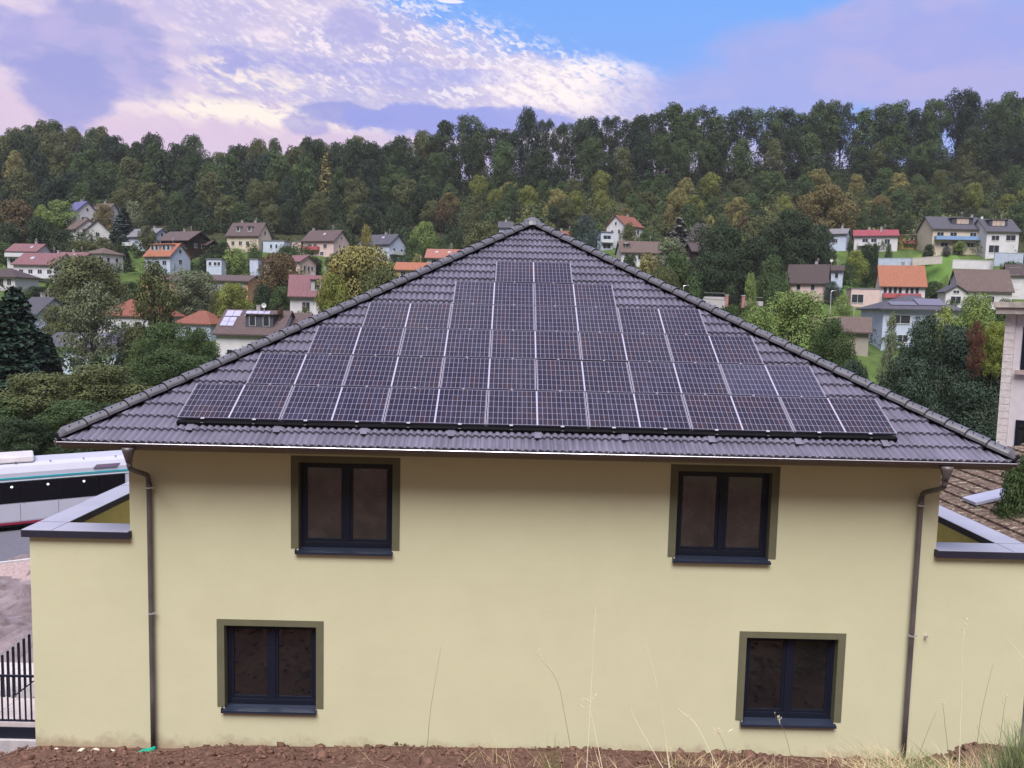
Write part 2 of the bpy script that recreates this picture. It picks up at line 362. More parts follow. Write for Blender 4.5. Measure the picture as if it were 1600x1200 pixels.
def house(name, label, px, py, Y, W, D, H, pitch, yaw, wall, roof, wins=(), chim=((.2, .3),), hip=False, group='houses across the valley', dorm=(), balc=None, over=.45, base=None, flatroof=False, skyl=(), cat='house', dishes=(), gablewood=False, wc=None):
    o = at(px, py, Y); z0 = o[2]
    anchors.append((o[0], o[1]+2, z0, 9.0 if W < 14 else W*.62))
    root = empty(name, (o[0], o[1], z0), R(yaw), label, cat, group)
    wm = wallm(wall); rm = roofm(roof); T = math.tan(R(pitch)); rh = T*D/2
    mb = MB()
    if flatroof or hip: mb.box(-W/2, W/2, -D/2, D/2, -4, H)
    else: mb.prism([(-D/2, -4), (D/2, -4), (D/2, H), (0, H+rh), (-D/2, H)], -W/2, W/2, 'x')
    mb.build('wall', wm, root)
    if gablewood and not hip:
        g = MB()
        for sx_ in (-1, 1):
            a = sx_*(W/2+.003); bb = sx_*(W/2+.05)
            g.prism([(-D/2+.1, H+.1), (D/2-.1, H+.1), (0, H+rh-.05)], min(a, bb), max(a, bb), 'x')
        g.build('gable_boarding', flat('render_wood', C_['wood'], .9, .2), root)
    r = MB(); th = .22
    if flatroof:
        r.box(-W/2-over, W/2+over, -D/2-over, D/2+over, H+.003, H+.3)
    elif hip:
        ov = over; e = H-T*ov; x1, y1 = W/2+ov, D/2+ov; top = e+T*y1; rx = max(x1-y1, 0.01)
        for dz_ in (0,):
            A = [(-x1,-y1,e),(x1,-y1,e),(x1,y1,e),(-x1,y1,e)]; A2 = [(p[0],p[1],p[2]+th) for p in A]; r0 = (-rx,0,top+th); r1 = (rx,0,top+th)
            r.quad(A2[0],A2[1],r1,r0); r.quad(A2[2],A2[3],r0,r1); r.quad(A2[1],A2[2],r1); r.quad(A2[3],A2[0],r0)
            for i in range(4): j = (i+1)%4; r.quad(A[i],A[j],A2[j],A2[i])
            r.quad(*A[::-1])
    else:
        y1 = D/2+over; e = H-T*over
        r.prism([(-y1, e+.01), (0, H+rh+.01), (y1, e+.01), (y1, e+th+.01), (0, H+rh+th+.03), (-y1, e+th+.01)], -W/2-over, W/2+over, 'x')
    ro = r.build('roof', rm, root)
    zr = lambda yy: H+rh+th - T*abs(yy)
    for (cx_, cy_) in chim:
        if flatroof: zc = H+.3
        else: zc = zr(cy_*D/2)
        c = MB(); xx, yy = cx_*W/2, cy_*D/2
        c.box(xx-.32, xx+.32, yy-.3, yy+.3, zc-.5, H+rh+.95 if not flatroof else H+1.2); c.box(xx-.4, xx+.4, yy-.38, yy+.38, H+rh+.953 if not flatroof else H+1.203, H+rh+1.08 if not flatroof else H+1.35)
        c.build('chimney', flat('chimney_'+('w' if roof in ('salmon',) else 'g'), (.35, .32, .34), .9, .15), ro)
    if not flatroof and not hip:
        g = MB(); y1 = D/2+over; e = H-T*over; g.box(-W/2-over, W/2+over, -y1-.13, -y1-.003, e-.02, e+.12); g.build('gutter', MT['gutter'], ro)
        g = MB(); a = W*.22; g.box(a-.03, a+.03, -.03, .03, H+rh, H+rh+1.9)
        for q in range(3): g.box(a-.5+q*.1, a+.5-q*.1, -.02, .02, H+rh+1.3+q*.22, H+rh+1.34+q*.22)
        if int(abs(px)) % 2 == 0: g.build('aerial', MT['concrete'], ro)
    if Y > 160: root.scale = (.87, .87, .92)
    for (face, x, z, ww, hh) in wins: window(root, face, W, D, x, z, ww, hh)
    for (x, yy, ww, hh) in skyl:          # roof windows lie on the front slope
        s = MB(); yc = -yy*D/2
        def P(a, b, lift): return (x+a, yc-b*math.cos(R(pitch)), H+rh+th-T*abs(yc)-b*math.sin(R(pitch))+lift/math.cos(R(pitch)))
        A = [P(-ww/2,-hh/2,.02),P(ww/2,-hh/2,.02),P(ww/2,hh/2,.02),P(-ww/2,hh/2,.02)]; B = [P(-ww/2,-hh/2,.13),P(ww/2,-hh/2,.13),P(ww/2,hh/2,.13),P(-ww/2,hh/2,.13)]
        for i in range(4): j = (i+1)%4; s.quad(A[i],A[j],B[j],B[i])
        s.cur = 1; s.quad(*B[::-1]); s.build('roof_window', [WF(), flat('skyglass', (.35,.36,.46), .2, .05)], ro)
    for (x, ww, hh, yb, dc) in dorm:      # dormers on the front slope
        d = MB(); yf = -yb*D/2; zf = H+rh+th-T*abs(yf)
        yback = -(H+rh+th-(zf+hh))/T if T else 0
        d.prism([(yf, zf-.3), (yf, zf+hh), (yback+.3, zf+hh), (yf+.8+(hh/T), zf-.2+hh*.2)], x-ww/2, x+ww/2, 'x')
        dd = d.build('dormer', wallm(dc) if dc in C_ else roofm(dc), ro)
        q = MB(); q.box(x-ww/2-.2, x+ww/2+.2, yf-.3, yback+.35, zf+hh+.003, zf+hh+.16); q.build('dormer_roof', rm, ro)
        nwin = max(1, round(ww/2.1)) if ww > 4 else max(1, int(ww/1.25))
        for i in range(nwin):
            xc = x-ww/2+ww*(i+.5)/nwin if ww <= 5 else x+(i-(nwin-1)/2)*1.25; v = MB(); wv = min(.95, ww/nwin-.3)
            v.box(xc-wv/2-.07, xc+wv/2+.07, yf-.05, yf-.002, zf+.2, zf+hh-.12); v.cur = 1; v.box(xc-wv/2, xc+wv/2, yf-.07, yf-.052, zf+.28, zf+hh-.2)
            v.build('dormer_window', [WF(), MT['glassfar'] if ww <= 5 else flat('drawn_curtain', (.50, .36, .30), .6, .2)], ro)
    if balc:                              # (face, x0, x1, z, depth, colour)
        for (face, x0, x1, z, dep, cc) in balc:
            b = MB()
            if face == 'f':
                b.box(x0, x1, -D/2-dep, -D/2-.003, z-.18, z); b.cur = 1
                b.box(x0, x1, -D/2-dep-.05, -D/2-dep+.02, z-.15, z+.95); b.box(x0-.04, x0+.03, -D/2-dep+.025, -D/2-.003, z+.01, z+.95); b.box(x1-.03, x1+.04, -D/2-dep+.025, -D/2-.003, z+.01, z+.95)
            elif face == 'r':
                b.box(W/2+.003, W/2+dep, x0, x1, z-.18, z); b.cur = 1
                b.box(W/2+dep-.02, W/2+dep+.05, x0, x1, z-.15, z+.95)
            else:
                b.box(-W/2-dep, -W/2-.003, x0, x1, z-.18, z); b.cur = 1
                b.box(-W/2-dep-.05, -W/2-dep+.02, x0, x1, z-.15, z+.95)
            b.build('balcony', [MT['concrete'], flat('balc_%s' % (cc,), {'wood': (.10,.05,.035), 'blue': (.22,.34,.58), 'red': (.42,.10,.12), 'white': (.6,.6,.66), 'dark': (.04,.03,.03)}[cc], .7)], root)
    for (x, z) in dishes:
        d = MB(); n = 14
        cpt = (x, -.1*D, z)
        for i in range(n):
            a0, a1_ = 2*math.pi*i/n, 2*math.pi*(i+1)/n
            d.quad((x, -.1*D+.12, z), (x+.42*math.cos(a0), -.1*D, z+.42*math.sin(a0)), (x+.42*math.cos(a1_), -.1*D, z+.42*math.sin(a1_)))
        d.box(x-.03, x+.03, -.1*D+.12, -.1*D+.18, z-1.1, z)
        d.build('satellite_dish', flat('dish', (.62,.62,.64), .5), ro)
    return root
def ws(face, xs, z, w=1.1, h=1.2): return [(face, x, z, w, h) for x in xs]

def village():
    # ---- left side of the valley
    house('house', 'small house with blue-violet solar roof high up beside the forest', 128, 351, 252, 7.5, 8.5, 4.2, 40, -32, 'white', 'violet', ws('r', (-1.8, 0, 1.8), 1.2, .9, 1.1)+ws('r', (0,), 4.6, .9, .9), ((.0, .05),))
    house('house', 'brown-roofed house behind the blue-violet solar roof, under the trees', 158, 349, 264, 11, 8, 4.4, 33, -8, 'white', 'taupe', ws('f', (-3, 0, 3), 1.4))
    house('house', 'chalet with two dark timbered gables among the trees below the violet roof', 131, 377, 236, 9.5, 8.5, 3.6, 38, -42, 'white', 'taupe', ws('r', (-1.6, 1.6), 1.1)+ws('l', (0,), 3.8), ((.1, .1),), gablewood=False, balc=(('r', -2.5, 2.5, 2.7, 1.1, 'wood'),))
    house('house', 'timber gabled annex right beside the chalet, half hidden by shrubs', 152, 377, 233, 6.0, 7.5, 3.2, 42, -60, 'white', 'dkbrown', ws('r', (0,), 1.4), ())
    house('house', 'white house with a pale grey roof and right gable behind a small round tree', 233, 390, 226, 12.5, 8, 3.8, 33, -26, 'cool', 'grey', ws('f', (-4.5, -1.5, 2), 1.2)+ws('r', (-1.5, 1.5), 1.2)+ws('r', (0,), 4.0, .9, 1.0), ((.3, .2),), balc=(('f', -6.4, -1.2, 1.0, 1.4, 'white'),))
    house('house', 'dark timber chalet with a wide brown roof and white basement', 290, 401, 220, 11.5, 9.5, 4.9, 29, -22, 'wood', 'brown', ws('f', (-3, 0, 3), 2.7)+ws('r', (-1.6, 1.6), 2.6), ((-.2, .2),), over=1.0, balc=(('f', -5.6, 5.6, 2.3, 1.3, 'dark'),))
    b_ = house('house', 'low dark carport building right beside the timber chalet', 323, 397, 222, 5.5, 6, 2.6, 26, -20, 'wood', 'dkbrown', (), ())
    house('house', 'small house with plum roof and white balconies at the far left edge of the village', 48, 418, 203, 9.5, 7.5, 4.4, 30, -6, 'white', 'plum', ws('f', (-3, 0, 3), 1.0, 1.5, 1.3), ((.4, .1),), balc=(('f', -4.7, 1.5, 2.9, 1.1, 'white'),), skyl=((2, .5, .7, .9),))
    house('house', 'wide house with plum red roof and a small skylight, left of the big spreading tree', 72, 434, 192, 13, 9.5, 3.4, 33, -10, 'white', 'plum', ws('f', (-4, -1, 2, 5), .9, 1.3, 1.1), ((.55, .2),), skyl=((-2.2, .5, 1.1, 1.0),), balc=(('f', -6.2, 6.2, -.2, 1.2, 'white'),))
    house('house', 'plum-roofed wing partly behind the big spreading tree', 118, 425, 199, 11, 8, 3.2, 28, -14, 'cream', 'plum', ws('f', (-3, 2), 1.0), ((-.2, .2),), skyl=((1.0, .4, .8, .8),))
    house('house', 'white cube-like house with a flat-hipped taupe roof beside a slim cypress', 163, 425, 200, 7.2, 7.5, 5.0, 24, -24, 'white', 'taupe', ws('f', (-1.8, 1.6), 2.8, .9, 1.1)+ws('r', (-1.5, 1.5), 2.8, .9, 1.1), (), hip=True)
    house('house', 'bungalow with dark plum hipped roof at the left edge of the photo', 14, 452, 176, 10.5, 9, 3.1, 24, -6, 'white', 'dkbrown', ws('f', (-3.4, -.8, 1.4, 3.6), 1.0, 1.1, 1.5), (), hip=True, over=.7)
    house('house', 'white gabled house with orange roof and two long dormers', 262, 419, 205, 10.5, 8, 3.3, 42, -24, 'cool', 'orange', ws('f', (-3, 0, 3), .7, 1.6, 1.2)+ws('r', (0,), 1.2, 1.2, 1.2)+ws('r', (0,), 4.2, .9, 1.1), (), dorm=((-2.6, 3.4, 1.7, .62, 'grey'), (2.2, 3.6, 1.7, .62, 'grey')))
    house('house', 'cream house with brown mansard roof and two small white dormers', 390, 392, 228, 11.8, 8.5, 4.6, 44, -14, 'cream', 'brown', ws('f', (-3.6, -.8, 1.9), 1.4, 1.1, 1.3)+ws('r', (-1.4, 1.4), 1.4)+ws('r', (0,), 5.0), ((-.5, .1), (.35, .1)), dorm=((-2.3, 1.3, 1.5, .75, 'white'), (2.0, 1.3, 1.5, .75, 'white')))
    house('house', 'flat-roofed pale blue annex right of the cream mansard house', 434, 395, 226, 7.6, 6, 3.4, 5, -10, 'cool', 'grey', ws('f', (-.9, 1.0), 1.2, .7, 1.2), (), flatroof=True, over=.1)
    house('house', 'pale pink house with brown roof, red balcony and right gable', 510, 402, 228, 12.2, 9.5, 4.9, 36, -22, 'pink', 'brown', ws('f', (-3.2, -1.2, 2.8), 2.6, 1.3, 1.2)+ws('f', (-2.5, 1.5), .3, 1.3, 1.1)+ws('r', (-1.2, 1.2), 2.6, .7, 1.1)+ws('r', (0,), 5.6, .6, .8), ((-.9, .1),), balc=(('f', -5.6, .6, 2.1, 1.2, 'red'),), skyl=((.6, .4, .8, .8),))
    house('garage', 'pale pink box garage left beside the pink house with the red balcony', 471, 398, 229, 3.6, 6, 3.7, 5, -20, 'pink', 'grey', (), (), flatroof=True, over=.05, cat='garage')
    house('house', 'pale blue house with slate roof and balconies behind the tall yellow tree', 598, 408, 221, 12.5, 8.8, 4.9, 35, -30, 'cool', 'slate', ws('f', (-3, 0, 3), 2.6)+ws('r', (-2, 2), 2.5, 1.0, 1.2), ((.1, .2),), balc=(('r', -4.3, 4.3, 1.9, 1.5, 'white'),), skyl=((1.4, .35, .9, .7),))
    house('bungalow', 'low pink bungalow with a long plum roof behind the olive tree', 453, 428, 203, 13.5, 7.6, 3.3, 25, -24, 'pink', 'plum', ws('f', (-4, -1, 2, 4.6), 1.0, 1.2, 1.4)+ws('r', (-1.5, .4, 2), .9, .8, 1.3), (), cat='house')
    sch = house('school_building', 'long peach school hall with a brown roof and a row of tall blue-white windows', 318, 472, 184, 29.5, 10, 5.6, 16, -4, 'peach', 'brown', (), (), over=.6, cat='school', group='village public buildings')
    for i in range(11):
        x = -3.2+i*1.62
        window(sch, 'f', 29.5, 10, x, 2.5, 1.25, 2.3, None, flat('pale_blue_glass', (.34, .42, .58), .2, .05))  # tall hall windows with a pale blue base colour
    for x in (-12.5, -10.3): window(sch, 'f', 29.5, 10, x, .8, .9, 3.2)
    f_ = MB(); f_.box(-4.2, 14.1, -5.03, -5.003, 5.0, 5.5); f_.build('fascia_band', WF(), sch)
    house('stair_tower', 'small white flat-roofed box on the terrace behind the peach school hall, left one', 338, 419, 196, 4.6, 3, 2.3, 5, -6, 'cool', 'grey', ws('f', (-1.2, .4, 1.5), .7, .8, .9), (), flatroof=True, over=.15, cat='roof box', group='village public buildings')
    house('stair_tower', 'small pale lilac box on the terrace behind the peach school hall, right one', 400, 421, 194, 2.5, 3, 2.6, 5, -6, 'cool', 'grey', (), (), flatroof=True, over=.12, cat='roof box', group='village public buildings')
    house('house', 'house with a salmon red roof and two skylights left of the big roof ridge', 694, 420, 192, 9.0, 8, 2.8, 30, -3, 'white', 'salmon', ws('f', (-2.5, 0, 2.5), 1.0), (), skyl=((-2.0, .4, .8, .7), (1.6, .4, .8, .7)), over=.6)
    house('house', 'low house with an orange roof strip peeking above the big roof, under the salmon roof', 646, 440, 165, 8, 7, 2.6, 26, -3, 'cream', 'orange', ws('f', (-2, 1), 1), ())
    house('house', 'grey roofed house peeking out just left of the big ridge apex', 790, 372, 235, 4.6, 6, 3.2, 33, 0, 'cool', 'slate', ws('f', (0,), 1), ((0, 0),))
    house('house', 'little red-orange roof peeking out just right of the big ridge apex', 884, 384, 232, 5.5, 6, 2.9, 28, -10, 'cream', 'clay', ws('f', (-1.2, 1.2), 1), ((-.6, 0),))
    # ---- mid left
    house('house', 'white gabled house with plum roof and a wide blue-glazed dormer at the valley floor', 492, 505, 140, 8.6, 8.8, 5.1, 40, 12, 'white', 'plum', ws('f', (-1.5, 1.6), 2.6, 1.4, 1.3)+ws('l', (-1.8,), 3.0, .9, 1.8), ((-.1, .1),), dorm=((1.6, 4.4, 2.0, .8, 'grey'),))
    s = house('house', 'house with solar panels on a brown roof, a slate dormer and a satellite dish', 405, 572, 122, 10.6, 9.5, 5.6, 37, -4, 'white', 'brown', ws('f', (-2.6, .8, 3.6), 1.6, 1.8, 1.3), ((.0, -.0),), dorm=((1.5, 4.6, 2.05, .78, 'slate'),), dishes=((1.2, 10.2),), balc=(('f', -5.2, 1.0, .4, 1.2, 'wood'),))
    pm = flat('collector_glass', (.36, .35, .50), .18, .06)
    def array(x0, x1, s0, s1, nx, ny):    # panels lying on the front slope; s = distance down the slope from the ridge
        T = math.tan(R(37)); rh = T*9.5/2
        for i in range(nx):
            for j in range(ny):
                q = MB(); xa = x0+(x1-x0)*i/nx+.04; xb = x0+(x1-x0)*(i+1)/nx-.04; a = s0+(s1-s0)*j/ny+.04; b2 = s0+(s1-s0)*(j+1)/ny-.04
                P = lambda x, d, l: (x, -d*math.cos(R(37))-l*math.sin(R(37)), 5.6+rh+.24-d*math.sin(R(37))+l*math.cos(R(37)))
                A = [P(xa, a, .04), P(xb, a, .04), P(xb, b2, .04), P(xa, b2, .04)]; B = [P(xa, a, .14), P(xb, a, .14), P(xb, b2, .14), P(xa, b2, .14)]
                for k in range(4): q.quad(A[k], A[(k+1) % 4], B[(k+1) % 4], B[k])
                q.cur = 1; q.quad(*B[::-1]); q.build('solar_panel', [WF(), pm], s)
    array(-5.2, -2.6, .4, 2.0, 2, 1); array(-5.2, -2.9, 2.2, 4.6, 2, 2); array(-1.9, 2.2, .4, 1.9, 4, 1)
    s2 = house('house', 'house wing with a grid of pale solar panels behind the thorny shrub', 462, 568, 124, 5.0, 8.5, 5.2, 37, -4, 'white', 'brown', ws('f', (0,), 2), ())
    house('house', 'red hipped roof house half hidden behind the tall mixed tree', 222, 520, 152, 13.5, 9, 3.6, 34, -8, 'white', 'clay', ws('f', (-4, -1, 2, 5), 1.1), ((.1, .2),), hip=True)
    house('house', 'small house with a red hipped roof right of the tall mixed tree', 318, 528, 147, 8.0, 6.5, 3.0, 34, -16, 'cool', 'clay', ws('r', (0,), 1)+ws('f', (-1, 1.4), 1), (), hip=True)
    house('house', 'tall white gabled house with a steep lilac-grey roof near the dark spruce', 70, 543, 138, 9.2, 9.5, 4.6, 44, -38, 'cool', 'slate', ws('r', (-2, 1.5), 1.2)+ws('r', (0,), 4.4, .9, 1.2), ((-.3, .1),))
    house('house', 'low white house with grey roof and two skylights behind the bare-branched tree', 152, 584, 112, 11.5, 8.5, 4.4, 22, -6, 'cool', 'slate', ws('f', (-3.5, -.6, 2.4), 1.3, 2.0, 1.5), (), skyl=((-1.2, .45, 1.0, 1.4), (1.6, .35, 1.4, 1.7)), over=.6)
    # ---- right side
    house('house', 'white gable house with a brick red roof on the slope above the grey roof', 975, 378, 240, 9.5, 8.5, 5.0, 38, 42, 'white', 'clay', ws('l', (-1.6, 1.6), 2.4, .9, 1.2)+ws('l', (0,), 5.3, .8, .9)+ws('f', (-2, 2.4), 2.4, 1.0, 1.4), ((.4, .1),))
    house('terrace_house', 'white stepped block with dark balcony bays left of the red-roofed gable house', 945, 392, 236, 4.2, 6, 5.8, 5, 6, 'cool', 'grey', ws('f', (0,), .6, 2.6, 1.3)+ws('f', (0,), 3.4, 2.6, 1.4), (), flatroof=True, over=.2, balc=(('f', -2.1, 2.1, 2.6, 1.0, 'white'),))
    house('house', 'long house with a taupe roof, slate chimney and small skylight below the red gable house', 1000, 412, 206, 13.5, 9, 3.0, 36, 3, 'white', 'taupe', ws('f', (-5.0, -1, 1.2, 4.4), .9, 1.2, 1.3), ((-.86, .25),), skyl=((-4.9, .3, .8, .6),), dorm=((-4.8, 1.6, 1.2, .72, 'taupe'),))
    house('house', 'dark timber house hidden in the trees with one lit white bay', 1098, 426, 196, 9, 8, 5.6, 30, 4, 'wood', 'dkbrown', (), (), balc=(('f', -2, 1.2, 0.1, 1.4, 'white'),))
    house('house', 'white house with dark brown roof and dish on the roof, left of the orange roof', 1262, 463, 177, 9.8, 8.6, 3.4, 46, -26, 'pink', 'dkbrown', ws('f', (-2.0, 1.6), 1.5, .95, 1.3)+ws('r', (1.5,), 1.4, .8, 1.3), ((.35, .1),), gablewood=False, dishes=((5.6, 9.0),))
    house('house', 'small grey-roofed annex to the right behind the dark brown roof house', 1300, 441, 186, 5.5, 5.5, 3.0, 24, -24, 'cool', 'dkbrown', ws('f', (1.2,), 1.0, .8, 1.3), ())
    house('house', 'white house with a flat-pitched grey roof joined left of the crimson roof house', 1308, 389, 226, 6.4, 8, 4.4, 24, -30, 'cool', 'grey', ws('f', (0,), 1.6), ((.4, 0),), group='houses along the forest edge')
    house('house', 'white bungalow with a crimson roof and a pillared veranda', 1366, 390, 222, 13.0, 9, 3.9, 24, -20, 'white', 'red2', ws('f', (-3.2, -.6), 1.3, 1.6, 1.7)+ws('f', (3.4,), 1.4, 1.5, 1.4), ((-.3, .1), (.25, -.3)), balc=(('f', -5.4, 1.5, .9, 1.3, 'white'),), group='houses along the forest edge')
    house('garden_shed', 'small yellow garden shed with white-framed windows and a red railing', 1420, 383, 222, 5.6, 4, 2.8, 8, -4, 'yellow', 'taupe', ws('f', (-1.5, 0, 1.5), 1.2, .8, 1.0), (), cat='shed', balc=(('f', -2.7, 2.7, .3, .9, 'red'),), group='houses along the forest edge')
    d = house('duplex_house', 'large duplex with a slate roof, two dormers and a blue balcony at the forest edge', 1482, 391, 214, 15.5, 11, 5.9, 35, -3, 'cream', 'slate', ws('f', (-5.4, -1.4), 3.5, 2.0, 1.3)+ws('f', (4.6,), 3.5, 1.8, 1.3)+ws('f', (-4, 0, 4), .6, 2.2, 1.2), ((.85, .05),), dorm=((2.0, 6.4, 1.9, .68, 'slate'),), balc=(('f', -7.2, 7.2, 2.7, 1.5, 'blue'),), group='houses along the forest edge')
    house('duplex_house', 'right half of the slate-roofed duplex with a garage under the rendered bay', 1550, 396, 209, 9.6, 11, 6.0, 35, -3, 'white', 'slate', ws('f', (2.4,), 3.4, 2.8, 1.5)+ws('f', (-2.2,), 3.4, 2.2, 1.3)+ws('f', (-2.4,), -.1, 3.0, 2.0), (), dorm=((-.6, 5.4, 1.9, .66, 'slate'),), dishes=((-4.4, 10.3),), group='houses along the forest edge')
    house('house', 'house with a bright orange roof, a row of narrow windows and an arched gable window', 1404, 474, 174, 10.6, 9.5, 4.3, 46, -16, 'white', 'orange', ws('f', (-4.2, -3.0, -1.8, -.6, 1.0, 2.2, 3.4), 2.4, .75, 1.5)+ws('r', (-2.2, -.8), 1.4, .7, 1.4)+ws('r', (0,), 5.0, .9, 1.7), ((.1, .05),), balc=(('f', -4.8, 4.2, 1.4, 1.2, 'red'),))
    house('garage', 'flat pale pink garage annex left of the bright orange roof', 1347, 476, 172, 7.0, 7, 3.7, 5, -12, 'pink', 'grey', ws('f', (-1.9,), .4, 2.8, 2.0), (), flatroof=True, over=.08, cat='garage')
    house('house', 'white house with a taupe brown roof right of the green meadow', 1528, 478, 168, 12.0, 10, 3.6, 45, -13, 'white', 'taupe', ws('f', (-2.6, 1.4), .9, 1.3, 1.3)+ws('r', (0,), 4.4, 1.0, 1.2), ())
    house('garage', 'small white gabled garage left beside the taupe brown roof house', 1486, 476, 165, 4.6, 5, 3.0, 30, 86, 'white', 'slate', ws('l', (0,), 2.7, 1.4, .6)+ws('l', (0,), .2, 2.4, 1.7), (), cat='garage')
    house('house', 'white wall and dark gable of a house behind the taupe brown roof', 1585, 462, 178, 5.0, 6, 5.2, 40, -20, 'white', 'dkbrown', ws('r', (0,), 3, 1, 1.6), ())
    h32 = house('house', 'white villa with a low dark hipped roof carrying solar panels, above the dark conifers', 1418, 528, 132, 13.0, 12, 5.2, 21, -6, 'cool', 'slate', ws('f', (-3.6,), 2.6, 3.2, 1.4)+ws('f', (1.4,), 2.5, 1.8, 1.6)+ws('f', (2, -3), -.6, 1.6, 1.2), (), hip=True, over=.8, balc=(('f', -1.0, 4.2, 2.1, 1.4, 'white'),))
    for (x, y_, a, b2) in ((-2.9, -4.6, 4.4, 1.6), (1.9, -3.7, 4.6, 3.0)):
        q = MB(); T = math.tan(R(21)); z_ = lambda yy: 5.2-T*.8+T*(6.8+yy)+.22
        A = [(x-a/2, y_-b2/2), (x+a/2, y_-b2/2), (x+a/2, y_+b2/2), (x-a/2, y_+b2/2)]
        lo = [(p[0], p[1], z_(p[1])+.08) for p in A]; hi = [(p[0], p[1], z_(p[1])+.18) for p in A]
        for k in range(4): q.quad(lo[k], lo[(k+1) % 4], hi[(k+1) % 4], hi[k])
        q.quad(*hi); q.build('solar_panel', flat('dark_collector', (.13, .12, .17), .3, .05), h32)
    house('house', 'low house with a mossy brown roof and white window frame left of the villa', 1312, 545, 122, 8.5, 7, 3.0, 32, -22, 'stone', 'taupe', ws('r', (1.2,), .8, .9, 1.4), ())
village()

def wall_run(name, label, p0, p1, h, th, material, cat='wall', drop=1.2, group=None):
    (x0, y0, z0), (x1, y1, z1) = p0, p1; L = math.hypot(x1-x0, y1-y0)
    m = MB(); m.box(0, L, -th/2, th/2, -drop, h); m.box(-.05, L+.05, -th/2-.05, th/2+.05, h+.003, h+.1)
    o = m.build(name, material, None); o.location = (x0, y0, z0); o.rotation_euler = (0, -math.atan2(z1-z0, L), math.atan2(y1-y0, x1-x0))
    return tag(o, label, cat, group)
wall_run('garden_wall', 'long pale blue garden wall below the crimson roof bungalow', at(1372, 409, 205), at(1424, 409, 205), .9, .3, flat('bluewall', (.42, .47, .60), .8))
wall_run('garden_wall', 'cream garden wall continuing right of the pale blue wall', at(1425, 408, 204), at(1472, 405, 204), .8, .3, flat('creamwall', (.50, .44, .42), .8))
wall_run('garden_wall', 'long white retaining wall below the slate-roofed duplex', at(1488, 412, 196), at(1552, 414, 196), 1.0, .3, wallm('white'))
wall_run('garden_wall', 'blue-topped retaining wall at the right edge under the duplex garage', at(1553, 408, 194), at(1598, 409, 194), 2.1, .3, flat('bluewall', (.42, .47, .60), .8))
wall_run('garden_wall', 'low wall with iron gate pillars in the park right of the big roof', at(1098, 470, 150), at(1133, 473, 150), .5, .3, MT['kerb'])
def pillar(px, py, Y, label):
    p = at(px, py, Y); m = MB(); m.box(-.3, .3, -.3, .3, -1, 1.35); m.cur = 1; m.box(-.38, .38, -.38, .38, 1.353, 1.5)
    o = m.build('gate_pillar', [flat('pillar_brick', (.40, .20, .19), .9), MT['kerb']]); o.location = p; tag(o, label, 'pillar', 'gate pillars in the park')
pillar(1135, 472, 150, 'left brick pillar of the iron park gate'); pillar(1161, 473, 150, 'right brick pillar of the iron park gate')
g = empty('iron_gate', at(1137, 473, 150), 0, 'dark iron gate with arched top between the two brick pillars', 'gate')
bars = MB(); L = float(at(1159, 473, 150)[0]-at(1137, 473, 150)[0])
for i in range(15):
    x = L*i/14; bars.box(x-.02, x+.02, -.02, .02, 0, 1.1+.35*math.sin(math.pi*i/14))
bars.build('gate_bars', MT['anth'], g); r_ = MB(); r_.box(0, L, -.03, .03, .2, .26); r_.box(0, L, -.03, .03, .95, 1.0); r_.build('gate_rails', MT['anth'], g)
def park_fence(pxa, pxb, py, Y, label):
    a, b = at(pxa, py, Y), at(pxb, py, Y); g = empty('iron_fence', a, 0, label, 'fence', 'iron fences in the park'); L = float(b[0]-a[0]); m = MB(); n = int(L/.35)
    for i in range(n+1): m.box(L*i/n-.018, L*i/n+.018, -.018, .018, .3, 1.25)
    m.build('bars', MT['anth'], g); r_ = MB(); r_.box(0, L, -.03, .03, 1.1, 1.15); r_.box(0, L, -.15, .15, -.6, .35); r_.build('plinth_and_rail', MT['kerb'], g)
park_fence(1162, 1192, 473, 150, 'iron fence on a low plinth right of the park gate'); park_fence(1100, 1133, 466, 151, 'iron fence on a low plinth left of the park gate')

